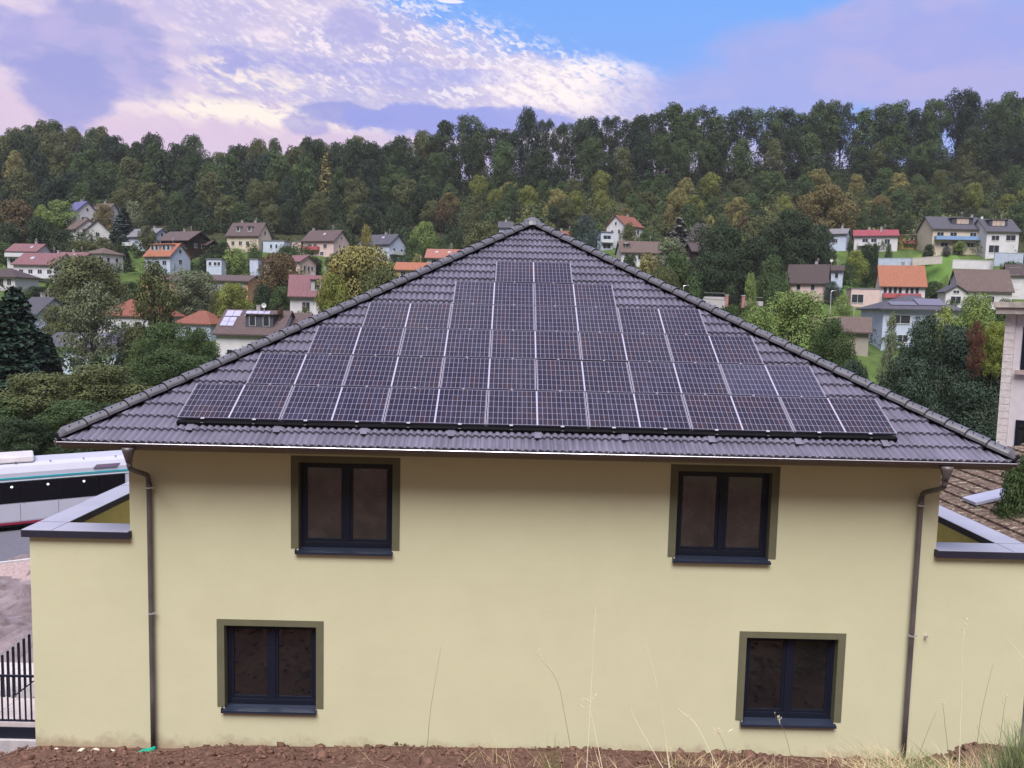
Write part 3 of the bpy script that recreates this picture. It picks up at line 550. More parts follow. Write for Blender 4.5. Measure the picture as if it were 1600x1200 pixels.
# ---------------------------------------------------------------- ground sheet
def build_ground():
    xs = np.unique(np.concatenate([np.linspace(-420, -60, 91), np.linspace(-60, -20, 41), np.linspace(-20, 20, 161), np.linspace(20, 60, 41), np.linspace(60, 420, 91)]))
    ys = np.unique(np.concatenate([np.linspace(-90, -14, 20), np.linspace(-14, 2, 110), np.linspace(2, 60, 100), np.linspace(60, 370, 156), np.linspace(370, 700, 20)]))
    Xg, Yg = np.meshgrid(xs, ys); Z = ground(Xg, Yg)
    rng = np.random.default_rng(3)
    # lumpy soil on the bank behind the house
    near = np.clip((1.2-np.abs(Yg+6)/9), 0, 1)*(Yg < .1)*(np.abs(Xg) < 20)
    Z = Z + near*(.07*np.sin(Xg*2.1+Yg*1.3)+.04*np.sin(Xg*5.3+1)*np.sin(Yg*4.1)+.025*rng.standard_normal(Z.shape))
    Z = Z + np.where((Yg < .3) & (Yg > -6), .10*np.exp(-((Xg-1)/5)**2)-.14*np.exp(-((Xg+8)/1.8)**2), 0)
    Z = Z + np.where((Yg < .3) & (Yg > -4), .42*np.exp(-((Xg-7.9)/.75)**4)*np.exp(-((Yg+.7)/.8)**2), 0)
    side = (Yg > 3)*(Yg < 20)*(Xg < -9.5)*(Xg > -40)
    Z = Z + side*(.12*np.sin(Xg*1.7+Yg*2.3)+.10*rng.standard_normal(Z.shape))
    nx, ny = len(xs), len(ys); V = np.stack([Xg.ravel(), Yg.ravel(), Z.ravel()], 1)
    i, j = np.meshgrid(np.arange(nx-1), np.arange(ny-1)); a = (j*nx+i).ravel(); F = np.stack([a, a+1, a+nx+1, a+nx], 1)
    m = mat('earth_and_grass', (.05, .065, .03), .95, .1, bump=.6, bscale=6); N.nt = m.node_tree; b = N.nt.nodes['Principled BSDF']
    t = N.nt.nodes.new('ShaderNodeTexCoord'); ob = N(t.outputs['Object']); s_ = N.nt.nodes.new('ShaderNodeSeparateXYZ'); N.nt.links.new(ob.k, s_.inputs[0])
    x_, y_ = N(s_.outputs[0]), N(s_.outputs[1]); n1 = noise(ob, .35, 5, .6); n2 = noise(ob, 7, 6, .7); n3 = noise(ob, 28, 4, .7)
    soil = mixc(sm(n2, .3, .7), (.085, .046, .036), (.185, .106, .086)); soil = mixc(sm(n3, .60, .75)*.5, soil, (.30, .21, .18)); soil = mixc(sm(n3, .42, .30)*.6, soil, (.07, .035, .028))
    dry = mixc(sm(n2, .3, .7), (.22, .17, .10), (.12, .12, .05))
    green = mixc(sm(n1, .35, .65), (.055, .085, .028), (.085, .125, .035)); forest = mixc(sm(n2, .3, .7), (.03, .035, .018), (.05, .05, .025))
    rubble = mixc(sm(noise(ob, .9, 6, .7), .35, .65), (.13, .10, .105), (.25, .20, .22))
    cc = mixc(sm(y_+(n1-.5)*30, 236, 262), green, forest)
    park = sm(N.m('ABSOLUTE', y_-152), 14, 9)*sm(N.m('ABSOLUTE', x_-50), 22, 15); cc = mixc(park*.8, cc, (.20, .175, .13))
    cc = mixc(sm(y_, 30, 21), cc, rubble)
    cc = mixc(sm(y_, 1.2, .4), cc, mixc(sm(y_+(n1-.5)*7, -7, -9), soil, dry))
    N.put(b.inputs['Base Color'], cc)
    tag(link('ground', npmesh('ground', V, F, m, smooth=True)), kind='structure')
build_ground()
# meadow sheets on the right-hand slope
def meadow(x0, x1, y0, y1, name):
    xs = np.linspace(x0, x1, 40); ys = np.linspace(y0, y1, 24); Xg, Yg = np.meshgrid(xs, ys); Z = ground(Xg, Yg)+.05
    V = np.stack([Xg.ravel(), Yg.ravel(), Z.ravel()], 1); i, j = np.meshgrid(np.arange(39), np.arange(23)); a = (j*40+i).ravel(); F = np.stack([a, a+1, a+41, a+40], 1)
    tag(link(name, npmesh(name, V, F, MT.setdefault('lawn', mat('mown_lawn', (.07, .145, .035), .9, .1, color2=(.12, .20, .05), vscale=.12, bump=.4, bscale=3)), smooth=True)), kind='structure')
meadow(80, 120, 178, 212, 'meadow')
meadow(-92, -72, 168, 198, 'lawn')

# ---------------------------------------------------------------- road, kerb, bus
def road_sheet(name, pts, z, m, kind='structure'):
    b = MB(); b.quad(*[(p[0], p[1], z) for p in pts]); return tag(b.build(name, m), kind=kind)
dirn = np.array([4.8, 3.0]); dirn /= np.linalg.norm(dirn); nrm = np.array([-dirn[1], dirn[0]])
k0 = np.array([-19.5, 17.5])             # kerb line point
def rp(s, d): p = k0+dirn*s+nrm*d; return (p[0], p[1])
road_sheet('road', [rp(-60, 0), rp(60, 0), rp(60, 9), rp(-60, 9)], -8.40, MT['asphalt'])
vb = MB(); vb.quad((*rp(-60, -2.6), -8.75), (*rp(60, -2.6), -8.75), (*rp(60, -.16), -8.33), (*rp(-60, -.16), -8.33)); tag(vb.build('gravel_verge', MT['gravel']), kind='structure')
kb = MB(); a, b_, c2, d2 = rp(-60, -.16), rp(60, -.16), rp(60, 0), rp(-60, 0)
kb.v += [(*p, -8.6) for p in (a, b_, c2, d2)]+[(*p, -8.27) for p in (a, b_, c2, d2)]
for f in ((0,3,2,1),(4,5,6,7),(0,1,5,4),(1,2,6,5),(2,3,7,6),(3,0,4,7)): kb.f.append(f); kb.mi.append(0)
tag(kb.build('kerb', MT['kerb']), kind='structure')

def make_bus():
    pe = at(203, 735, 24.2)            # rear corner nearest the house
    yaw = math.atan2(dirn[1], dirn[0])
    root = empty('bus', (pe[0], pe[1], -8.4), yaw, 'white city bus with teal stripe and dark window band on the road at the left', 'bus')
    L, Wd = 12.0, 2.55; white = flat('bus_white', (.44, .44, .54), .3, .02)
    # local: x from -L to 0 (0 = end nearest house), y 0 (camera side) .. Wd
    prof = [(.06, .32), (0, .42), (0, 1.15), (.03, 2.2), (.05, 2.62), (.22, 2.93), (.5, 3.02), (Wd-.5, 3.02), (Wd-.22, 2.93), (Wd-.05, 2.62), (Wd-.03, 2.2), (Wd, 1.15), (Wd, .42), (Wd-.06, .32)]
    b = MB(); b.prism(prof, -L, 0, 'x'); b.build('body', white, root, bevel=.05)
    g = MB(); g.box(-L+.35, -.22, -.012, .03, 1.28, 2.22); g.build('window_band', flat('bus_glass', (.004, .004, .007), .22, .0), root, bevel=.004)
    for i in range(1, 8):
        g = MB(); g.box(-L+.35+i*1.46-.03, -L+.35+i*1.46+.03, -.018, -.013, 1.28, 2.22); g.build('window_pillar', MT['dark'], root)
    g = MB(); g.box(-L+.2, -.03, -.006, .04, 2.36, 2.43); g.build('teal_stripe', flat('teal', (.02, .30, .36), .4), root)
    g = MB(); g.box(-L+.2, -.03, -.004, .04, 2.26, 2.30); g.build('trim_line', flat('bus_pale', (.60, .68, .76), .4), root)
    g = MB(); g.box(-L+.1, -.05, -.01, .05, .30, .40); g.build('red_skirt', flat('skirt_red', (.22, .02, .05), .4), root)
    g = MB(); g.box(-L+.1, -.05, .01, .3, .2, .298); g.build('underside', MT['dark'], root)
    g = MB(); g.prism([(.35, 3.022), (.45, 3.3), (2.0, 3.3), (2.15, 3.022)], -6.6, -3.9, 'x'); g.build('roof_unit', flat('bus_unit', (.50, .47, .52), .5), root, bevel=.06)
    g = MB(); g.prism([(-1.55, 2.60), (-1.40, 2.74), (-.42, 2.74), (-.58, 2.60)], .0, .10, 'y'); 
    for k in range(len(g.v)): x, y, z = g.v[k]; g.v[k] = (x, y+(-.012 if y < .05 else 0)+(z-2.6)*.5, z)
    g.build('air_vent', flat('vent_dark', (.10, .07, .12), .6), root)
    g = MB()
    for k in range(9): g.box(-L+.6+k*1.35, -L+.66+k*1.35, .3, .36, 3.022, 3.06)
    g.build('roof_rivets', MT['dark'], root)
    for i in range(1, 8):
        j = MB(); j.box(-L+i*1.5-.006, -L+i*1.5+.006, -.004, .001, .42, 1.22); j.build('panel_joint', MT['anth'], root)
    for x in (-9.2, -1.95):
        for yy in (.12, Wd-.42):
            wv = MB(); n = 20
            wv.prism([(x+.48*math.cos(t*2*math.pi/n), .48+.48*math.sin(t*2*math.pi/n)) for t in range(n)], yy-.14, yy+.16, 'y')
            ty = wv.build('wheel', MT['dark'], root)
            wv = MB(); wv.prism([(x+.27*math.cos(t*2*math.pi/n), .48+.27*math.sin(t*2*math.pi/n)) for t in range(n)], yy-.15, yy-.1, 'y'); wv.build('rim', MT['alu'], ty)
    lamp = bpy.data.materials.new('bus_lamp'); lamp.use_nodes = True; bb = lamp.node_tree.nodes['Principled BSDF']
    bb.inputs['Emission Color'].default_value = (.85, 1, .9, 1); bb.inputs['Emission Strength'].default_value = 1.6
    for k, x in enumerate((-.0, -1.45, -2.85, -4.3, -5.6)):
        s = MB(); c0 = (-1.95+x, -.03, 2.02); n = 10
        s.prism([(c0[0]+.045*math.cos(t*2*math.pi/n), c0[2]-.0*k+.045*math.sin(t*2*math.pi/n)) for t in range(n)], -.026, -.014, 'y'); s.build('interior_lamp', lamp, root)
make_bus()

# ---------------------------------------------------------------- the house in front
YW, HW, E0, YE = .42, 7.25, 8.07, -.42       # wall plane, half width, eave half width, eave line
TH = R(29.53); TT = math.tan(TH); ZE = -.385; CY = YE+E0   # roof centre
hs = empty('house', (0, 0, 0), 0, 'cream two-storey house with a dark pyramid roof covered in solar panels, in the foreground', 'house')
ZB = -6.9
def wall_with_holes(name, x0, x1, z0, z1, y, holes, m, parent, depth=.19, th=.4):
    """plastered wall facing the camera, real window openings with reveals"""
    b = MB(); xs = sorted({x0, x1, *[h[0] for h in holes], *[h[1] for h in holes]}); zs = sorted({z0, z1, *[h[2] for h in holes], *[h[3] for h in holes]})
    inside = lambda x, z: any(h[0] < x < h[1] and h[2] < z < h[3] for h in holes)
    for i in range(len(xs)-1):
        for j in range(len(zs)-1):
            if inside((xs[i]+xs[i+1])/2, (zs[j]+zs[j+1])/2): continue
            b.quad((xs[i], y, zs[j]), (xs[i+1], y, zs[j]), (xs[i+1], y, zs[j+1]), (xs[i], y, zs[j+1]))
    for (a, c_, d, e) in holes:
        b.quad((a, y, d), (a, y, e), (a, y+th, e), (a, y+th, d)); b.quad((c_, y, e), (c_, y, d), (c_, y+th, d), (c_, y+th, e))
        b.quad((a, y, e), (c_, y, e), (c_, y+th, e), (a, y+th, e)); b.quad((c_, y, d), (a, y, d), (a, y+th, d), (c_, y+th, d))
    # the other three sides and the top
    y2 = CY*2-y
    b.quad((x1, y, z0), (x1, y2, z0), (x1, y2, z1), (x1, y, z1)); b.quad((x0, y2, z0), (x0, y, z0), (x0, y, z1), (x0, y2, z1)); b.quad((x1, y2, z0), (x0, y2, z0), (x0, y2, z1), (x1, y2, z1))
    return b.build(name, m, parent)
UP = [(-4.36, -2.41, -2.44, -.70), (2.42, 4.37, -2.44, -.70)]
LO = [(-5.71, -3.77, -5.44, -3.73), (3.79, 5.73, -5.48, -3.74)]
TB = .135                                    # width of the olive band
holes = [(a+TB, b-TB, c_+.02, d-.115) for (a, b, c_, d) in UP+LO]
wall_with_holes('facade_wall', -HW, HW, ZB, -.526, YW, holes, MT['plaster'], hs)
for idx, ((a, b_, z0, z1), (ha, hb, h0, h1)) in enumerate(zip(UP+LO, holes)):
    m = MB(); y = YW
    pj = .012
    m.box(a, ha, y-pj, y-.001, z0+.06, z1); m.box(hb, b_, y-pj, y-.001, z0+.06, z1); m.box(ha, hb, y-pj, y-.001, h1, z1)
    # painted reveal, 2 mm proud of the plaster
    m.quad((ha+.003, y-pj, h0), (ha+.003, y+.19, h0), (ha+.003, y+.19, h1), (ha+.003, y-pj, h1)); m.quad((hb-.003, y+.19, h0), (hb-.003, y-pj, h0), (hb-.003, y-pj, h1), (hb-.003, y+.19, h1))
    m.quad((ha, y-pj, h1-.003), (ha, y+.19, h1-.003), (hb, y+.19, h1-.003), (hb, y-pj, h1-.003))
    win = m.build('window', MT['trim'], hs)
    f = MB(); y0, y1 = y+.13, y+.20
    f.box(ha+.004, ha+.075, y0, y1, h0+.03, h1-.004); f.box(hb-.075, hb-.004, y0, y1, h0+.03, h1-.004)
    f.box(ha+.075, hb-.075, y0, y1, h1-.07, h1-.004); f.box(ha+.075, hb-.075, y0, y1, h0+.03, h0+.13)
    xc = (ha+hb)/2
    f.box(xc-.055, xc+.055, y0-.003, y1, h0+.13, h1-.07)
    f.build('frame', MT['anth'], win, bevel=.006)
    for (p0, p1) in ((ha+.075, xc-.055), (xc+.055, hb-.075)):
        s = MB(); t = .05; s.box(p0, p0+t, y0+.012, y1, h0+.13, h1-.07); s.box(p1-t, p1, y0+.012, y1, h0+.13, h1-.07); s.box(p0+t, p1-t, y0+.012, y1, h1-.07-t, h1-.07); s.box(p0+t, p1-t, y0+.012, y1, h0+.13, h0+.13+t+.01)
        s.build('sash', MT['anth'], win, bevel=.005)
        g = MB(); g.box(p0+t, p1-t, y0+.035, y0+.05, h0+.13+t+.01, h1-.07-t); g.build('pane', MT['glass_up'] if idx < 2 else MT['glass'], win)
    s = MB(); s.prism([(y+.13, h0+.028), (y-.075, h0-.012), (y-.075, h0-.055), (y-.062, h0-.055), (y-.062, h0-.022), (y+.13, h0+.014)], ha-.035, hb+.035 if idx in (1, 3) else hb+.02, 'x')
    s.box(ha-.05, ha-.036, y-.08, y+.05, h0-.055, h0+.03); s.build('sill', MT['sill'], win)

# pyramid roof: rows of S-profiled tiles as real relief
TW, CR = .247, .364
SL = E0/math.cos(TH); NCR = int(SL/CR)+1
def tile_profile(x):
    u = (x/TW*2) % 1.0                       # two rolls per tile
    return .052*np.clip(np.sin(np.pi*u**.85), 0, 1)**.75 - .008*((x/TW) % 1.0 < .07)
def roof_face():
    """front face in local coords: x along the eave, s up the slope; returns verts in (x, s, n)"""
    V, F = [], []; nv = 0
    for k in range(NCR):
        s0 = k*CR; s1 = min((k+1)*CR+.03, SL-.01); hw0 = E0*(1-s0/SL); hw1 = E0*(1-min(s1, SL)/SL)
        if hw0 < .1: break
        xs = np.arange(-hw0, hw0+.001, TW/14); xs = np.append(xs, hw0)
        off = (k % 2)*0.0
        pr = tile_profile(xs+off+20*TW)-.045
        lift = .046
        x1 = np.clip(xs, -hw1, hw1)
        edge = .006*np.sin(2*np.pi*2*(xs+off)/TW)      # scalloped lower lip
        rows = [np.stack([xs, np.full_like(xs, s0)+edge, pr-.03], 1), np.stack([xs, np.full_like(xs, s0)+edge, pr+lift], 1),
                np.stack([xs, np.full_like(xs, s0)+.02+edge, pr+lift+.004], 1), np.stack([(xs+x1)/2, np.full_like(xs, (s0+s1)/2), pr+lift*.5], 1), np.stack([x1, np.full_like(xs, s1), pr*.95-.003], 1)]
        n = len(xs)
        for r_i, r_ in enumerate(rows): V.append(r_)
        for r_i in range(len(rows)-1):
            a = nv+r_i*n+np.arange(n-1); F.append(np.stack([a, a+1, a+n+1, a+n], 1))
        nv += n*len(rows)
    return np.concatenate(V), np.concatenate(F)
RV, RF_ = roof_face()
def face_to_world(V, q):
    x, s, n = V[:, 0], V[:, 1], V[:, 2]
    X = x; Y = -E0 + s*math.cos(TH) - n*math.sin(TH); Z = s*math.sin(TH) + n*math.cos(TH)
    c_, s_ = math.cos(q), math.sin(q)
    return np.stack([X*c_-Y*s_, X*s_+Y*c_ + CY, Z+ZE], 1)
rme = npmesh('roof_slope', RV, RF_, MT['tile'], smooth=False)
# front slope keeps local tile coordinates for its shading, world placement by matrix
def slope_obj(q, name='roof_slope'):
    o = link(name, rme, hs)
    A = Matrix.Translation((0, CY, ZE)) @ Matrix.Rotation(q, 4, 'Z') @ Matrix.Translation((0, -E0, 0)) @ Matrix.Rotation(TH, 4, 'X')
    o.matrix_world = A; return o
for q in (0, math.pi/2, math.pi, -math.pi/2): slope_obj(q)
rme.polygons.foreach_set('use_smooth', np.ones(len(rme.polygons), bool))
try: rme.set_sharp_from_angle(angle=R(40))
except Exception: pass
# boarding under the tiles, and soffit
b = MB(); e = E0-.05; zc = ZE+TT*E0-.09
b.quad((-e, CY-e, ZE-.05), (e, CY-e, ZE-.05), (0, CY, zc)); b.quad((e, CY-e, ZE-.05), (e, CY+e, ZE-.05), (0, CY, zc)); b.quad((e, CY+e, ZE-.05), (-e, CY+e, ZE-.05), (0, CY, zc)); b.quad((-e, CY+e, ZE-.05), (-e, CY-e, ZE-.05), (0, CY, zc))
b.build('underlay', MT['dark'], hs)
b = MB(); b.box(-E0+.06, E0-.06, YE+.06, CY*2-YE-.06, -.525, -.47); b.build('soffit', MT['soffit'], hs)

def hip_caps():
    top = np.array([0, CY, ZE+TT*E0+.10]); n = 33
    for (sx_, sy_) in ((-1, -1), (1, -1), (1, 1), (-1, 1)):
        low = np.array([sx_*E0, CY+sy_*E0, ZE+.075]); d = top-low; L = np.linalg.norm(d); d /= L
        side = np.cross(d, (0, 0, 1)); side /= np.linalg.norm(side); up = np.cross(side, d)
        b = MB(); sc_ = MB(); step = (L-.26)/n
        for k in range(n):
            t0 = .16+k*step-.02; t1 = .16+(k+1)*step+.03; ring = []
            for (t, rr, dz_) in ((t0, .138, .014), (t0+.010, .143, .016), (t1, .131, .0)):
                rg = []
                for j in range(11):
                    a = math.pi*(1-j/10.); pw = .8
                    cx = math.copysign(abs(math.cos(a))**.9, math.cos(a)); sz = max(0, math.sin(a))**pw
                    rg.append(tuple(low+d*t+side*(rr*cx)+up*(rr*.80*sz-.035+dz_)))
                ring.append(rg)
            if k == 0:                           # rounded starter cap
                rg0 = []
                for j in range(11):
                    a = math.pi*(1-j/10.); rg0.append(tuple(low+d*(t0-.10)+side*(.10*math.cos(a))+up*(.06*math.sin(a)-.03)))
                ring.insert(0, rg0); ce = tuple(low+d*(t0-.13)-up*.03)
                for j in range(10): b.quad(ce, rg0[j+1], rg0[j])
            for r_i in range(len(ring)-1):
                for j in range(10): b.quad(ring[r_i][j], ring[r_i][j+1], ring[r_i+1][j+1], ring[r_i+1][j])
            if k:
                for (tt, rr) in ((t0-.008, .139), ):
                    jr = []
                    for (tq, rq) in ((tt-.004, .128), (tt-.004, rr+.003), (tt+.008, rr+.003)):
                        jr.append([tuple(low+d*tq+side*(rq*math.copysign(abs(math.cos(math.pi*(1-j/10.)))**.9, math.cos(math.pi*(1-j/10.))))+up*(rq*.80*math.sin(math.pi*j/10.)**.8-.035+.018)) for j in range(11)])
                    b.cur = 1
                    for r_i in range(2):
                        for j in range(10): b.quad(jr[r_i][j], jr[r_i][j+1], jr[r_i+1][j+1], jr[r_i+1][j])
                b.cur = 0; q0 = ring[0]; q_ = [tuple(low+d*t0+side*(.12*math.cos(math.pi*(1-j/10.)))+up*(.08*math.sin(math.pi*(1-j/10.))-.045)) for j in range(11)]
                for j in range(10): b.quad(q_[j], q_[j+1], q0[j+1], q0[j])
            for sg in (-1, 1):                   # fixing screws
                for tt in (.10, .26):
                    p = low+d*(t0+tt)+side*(sg*.095)+up*(.085)
                    b.cur = 1; b.box(p[0]-.008, p[0]+.008, p[1]-.008, p[1]+.008, p[2]-.01, p[2]+.008); b.cur = 0
        o = b.build('hip_ridge', [MT['cap'], MT['dark']], hs, smooth=True)
        try: o.data.set_sharp_from_angle(angle=R(50))
        except Exception: pass
        
        fb = MB(); fb.tube([low+up*(-.05), top+up*(-.05)], .10, 6); fb.build('ridge_vent_roll', MT['dark'], o)
    b = MB(); n = 16; z0 = ZE+TT*E0
    prof = [(.30, .0), (.24, .10), (.17, .17), (.08, .215), (.0, .23)]
    for i in range(len(prof)-1):
        for j in range(n):
            a0, a1_ = 2*math.pi*j/n, 2*math.pi*(j+1)/n; (r0, h0), (r1, h1) = prof[i], prof[i+1]
            q = [(r0*math.cos(a0), CY+r0*math.sin(a0), z0+h0), (r0*math.cos(a1_), CY+r0*math.sin(a1_), z0+h0), (r1*math.cos(a1_), CY+r1*math.sin(a1_), z0+h1)]
            if r1 > 0: q.append((r1*math.cos(a0), CY+r1*math.sin(a0), z0+h1))
            b.quad(*q)
    b.build('apex_cap', MT['cap'], hs, smooth=True)
hip_caps()

# gutters and downpipes
def gutter():
    gy = YE+.015; n = 10; r = .055
    for (q, lbl) in ((0, 0), (1, 1), (2, 2), (3, 3)):
        b = MB(); L = E0-.035; pts = []
        for j in range(n+1):
            a = math.pi+math.pi*j/n; pts.append((gy+r*math.cos(a), -.40+r*1.1*math.sin(a)))
        for (p, nx2) in zip(pts[:-1], pts[1:]): b.quad((-L, p[0], p[1]), (L, p[0], p[1]), (L, nx2[0], nx2[1]), (-L, nx2[0], nx2[1]))
        inner = [(p[0]*1+(gy-p[0])*.06, p[1]+.006) for p in pts]
        for (p, nx2) in zip(inner[:-1], inner[1:]): b.quad((-L, nx2[0], nx2[1]), (L, nx2[0], nx2[1]), (L, p[0], p[1]), (-L, p[0], p[1]))
        b.box(-L, -L+.01, gy-r, gy+r, -.46, -.40); b.box(L-.01, L, gy-r, gy+r, -.46, -.40)
        A = Matrix.Translation((0, CY, 0)) @ Matrix.Rotation(q*math.pi/2, 4, 'Z') @ Matrix.Translation((0, -CY, 0))
        o = b.build('gutter', MT['gutter'], hs); o.matrix_world = A
        l = MB(); l.tube([(-L, gy-r-.004, -.395), (L, gy-r-.004, -.395)], 0.0085, 6); o2 = l.build('gutter_lip', MT['zinc'], o); 
        fb = MB(); fb.box(-L+.1, L-.1, gy+r+.002, gy+r+.022, -.50, -.385); fb.build('fascia_board', MT['gutter'], o)
        hk = MB()
        for i in range(27):
            x = -L+.3+i*(2*L-.6)/26; hk.box(x-.010, x+.010, gy-r-.006, gy+r, -.394, -.388)
        hk.build('gutter_hooks', MT['zinc'], o)
gutter()
for (sgn, zb) in ((-1, -6.34), (1, -6.35)):
    x = 6.86*sgn if sgn < 0 else 6.88; gy = YE+.01; r = .045
    f = MB(); f.tube([(x, gy, -.47), (x, gy, -.52), (x, gy+.01, -.66), (x, gy+.03, -.72)], [.105, .10, .062, .056], 14)
    f.build('rain_funnel', MT['pipe'], hs, smooth=True)
    p = MB(); yw = YW-.085
    pth = [(x, gy+.02, -.70), (x, gy+.03, -.80), (x, gy+.09, -.87), (x, yw-.22, -1.02), (x, yw-.06, -1.08), (x, yw, -1.20), (x, yw, -1.5), (x, yw, zb)]
    sm_ = []
    for i in range(len(pth)-1):
        for t in (0, .25, .5, .75): sm_.append(tuple(np.array(pth[i])*(1-t)+np.array(pth[i+1])*t))
    sm_.append(pth[-1]); q = np.array(sm_)
    for _ in range(2): q[1:-1] = (q[:-2]+2*q[1:-1]+q[2:])/4
    p.tube([tuple(v) for v in q], r, 14); dp = p.build('downpipe', MT['pipe'], hs, smooth=True)
    for z in (-1.32, -3.62 if sgn < 0 else -3.72):
        c_ = MB(); c_.tube([(x, yw, z-.014), (x, yw, z+.014)], r+.009, 14); c_.box(x-.012, x+.012, yw, YW-.001, z-.01, z+.01); c_.box(x+r, x+r+.05, yw-.01, yw+.01, z-.012, z+.012)
        c_.build('pipe_clamp', MT['zinc'], dp)
    c_ = MB(); c_.tube([(x, yw, -1.24), (x, yw, -1.36)], r+.006, 14); c_.build('pipe_socket', MT['pipe'], dp, smooth=True)

# solar array: 25 modules in six rows on the front slope
def panel_mesh():
    V = [(0, 0, .035), (PWD, 0, .035), (PWD, PHT, .035), (0, PHT, .035)]
    me = bpy.data.meshes.new('solar_panel'); me.from_pydata(V, [], [(0, 1, 2, 3)]); me.materials.append(MT['cells'])
    uv = me.uv_layers.new(name='UVMap')
    for i, p in enumerate(((0, 0), (PWD, 0), (PWD, PHT), (0, PHT))): uv.data[i].uv = p
    me.update(); return me
pm_ = panel_mesh()
fr = MB(); t = .010
fr.box(0, t, 0, PHT, 0, .038); fr.box(PWD-t, PWD, 0, PHT, 0, .038)
fr.cur = 1; fr.box(t, PWD-t, 0, .011, 0, .0375); fr.box(t, PWD-t, PHT-.011, PHT, 0, .0375)  # end bars darker than the sides: row-gap shade put into their colour
def asmesh(mb, name, m):
    o = mb.build(name, m); me = o.data; bpy.data.objects.remove(o); return me
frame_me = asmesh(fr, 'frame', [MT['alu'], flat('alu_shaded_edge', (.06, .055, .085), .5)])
bt = MB(); bt.box(.02, PWD-.02, .02, PHT-.02, .0, .012); bt_me = asmesh(bt, 'backsheet', MT['dark'])
PN = .085                                     # height of the panel back over the roof plane
A0 = Matrix.Translation((0, 0, 0)) @ Matrix.Rotation(TH, 4, 'X')
arr = [(7, 0, -7), (6, 1, -6), (5, 2, -5), (4, 3, -4), (2, 4, -2), (1, 5, -1)]
bt = MB(); bt.box(.02, PWD-.02, .02, PHT-.02, .0, .012); bt_me = asmesh(bt, 'backsheet', MT['dark'])
rt0 = random.Random(4)
for (n, row, u0) in arr:
    for i in range(n):
        x = (u0+2*i)*.8875+.01
        o = link('solar_panel', pm_, hs); rt0.uniform(0, 1); o.matrix_world = A0 @ Matrix.Translation((x, row*1.058, -.035)) @ Matrix.Rotation(R(rt0.uniform(-.35, .35)), 4, 'X') @ Matrix.Rotation(R(rt0.uniform(-.25, .25)), 4, 'Y')
        link('frame', frame_me, o); link('backsheet', bt_me, o)
rl = MB(); cl = MB()
for (n, row, u0) in arr:
    x0, x1 = u0*.8875+.05, -u0*.8875-.05
    for i in range(int((x1-x0)/.887)+1):
        x = x0+.4+i*.885
        if x > x1: break
        s0 = row*1.058; rl.box(x-.02, x+.02, s0-.075, s0+1.08, -.085, -.037)
        if row == 0: cl.box(x-.022, x+.022, -.082, -.076, -.082, -.040); cl.box(x-.03, x+.03, -.03, .004, -.002, .008)
        cl.box(x-.018, x+.018, s0+1.038, s0+1.058, -.002, .007)
o = rl.build('mounting_rails', MT['dark'], hs); o.matrix_world = A0
o = cl.build('panel_clamps', MT['zinc'], o)
b = MB(); b.box(-6.2, 6.2, -.085, -.002, -.135, -.042)  # black strip added for the bottom rail and the shadow gap under the array
o = b.build('gap_shade_strip', MT['dark'], hs); o.matrix_world = A0
# lead-coloured flashings where the roof hooks come through
for i in range(9):
    x = -5.95+i*1.49; fl_ = MB()
    fl_.prism([(-.235, -.082), (-.06, -.070), (-.06, -.085), (-.235, -.09)], x-.06, x+.06, 'x')
    o = fl_.build('roof_hook_flashing', MT['tile'], hs); o.matrix_world = A0

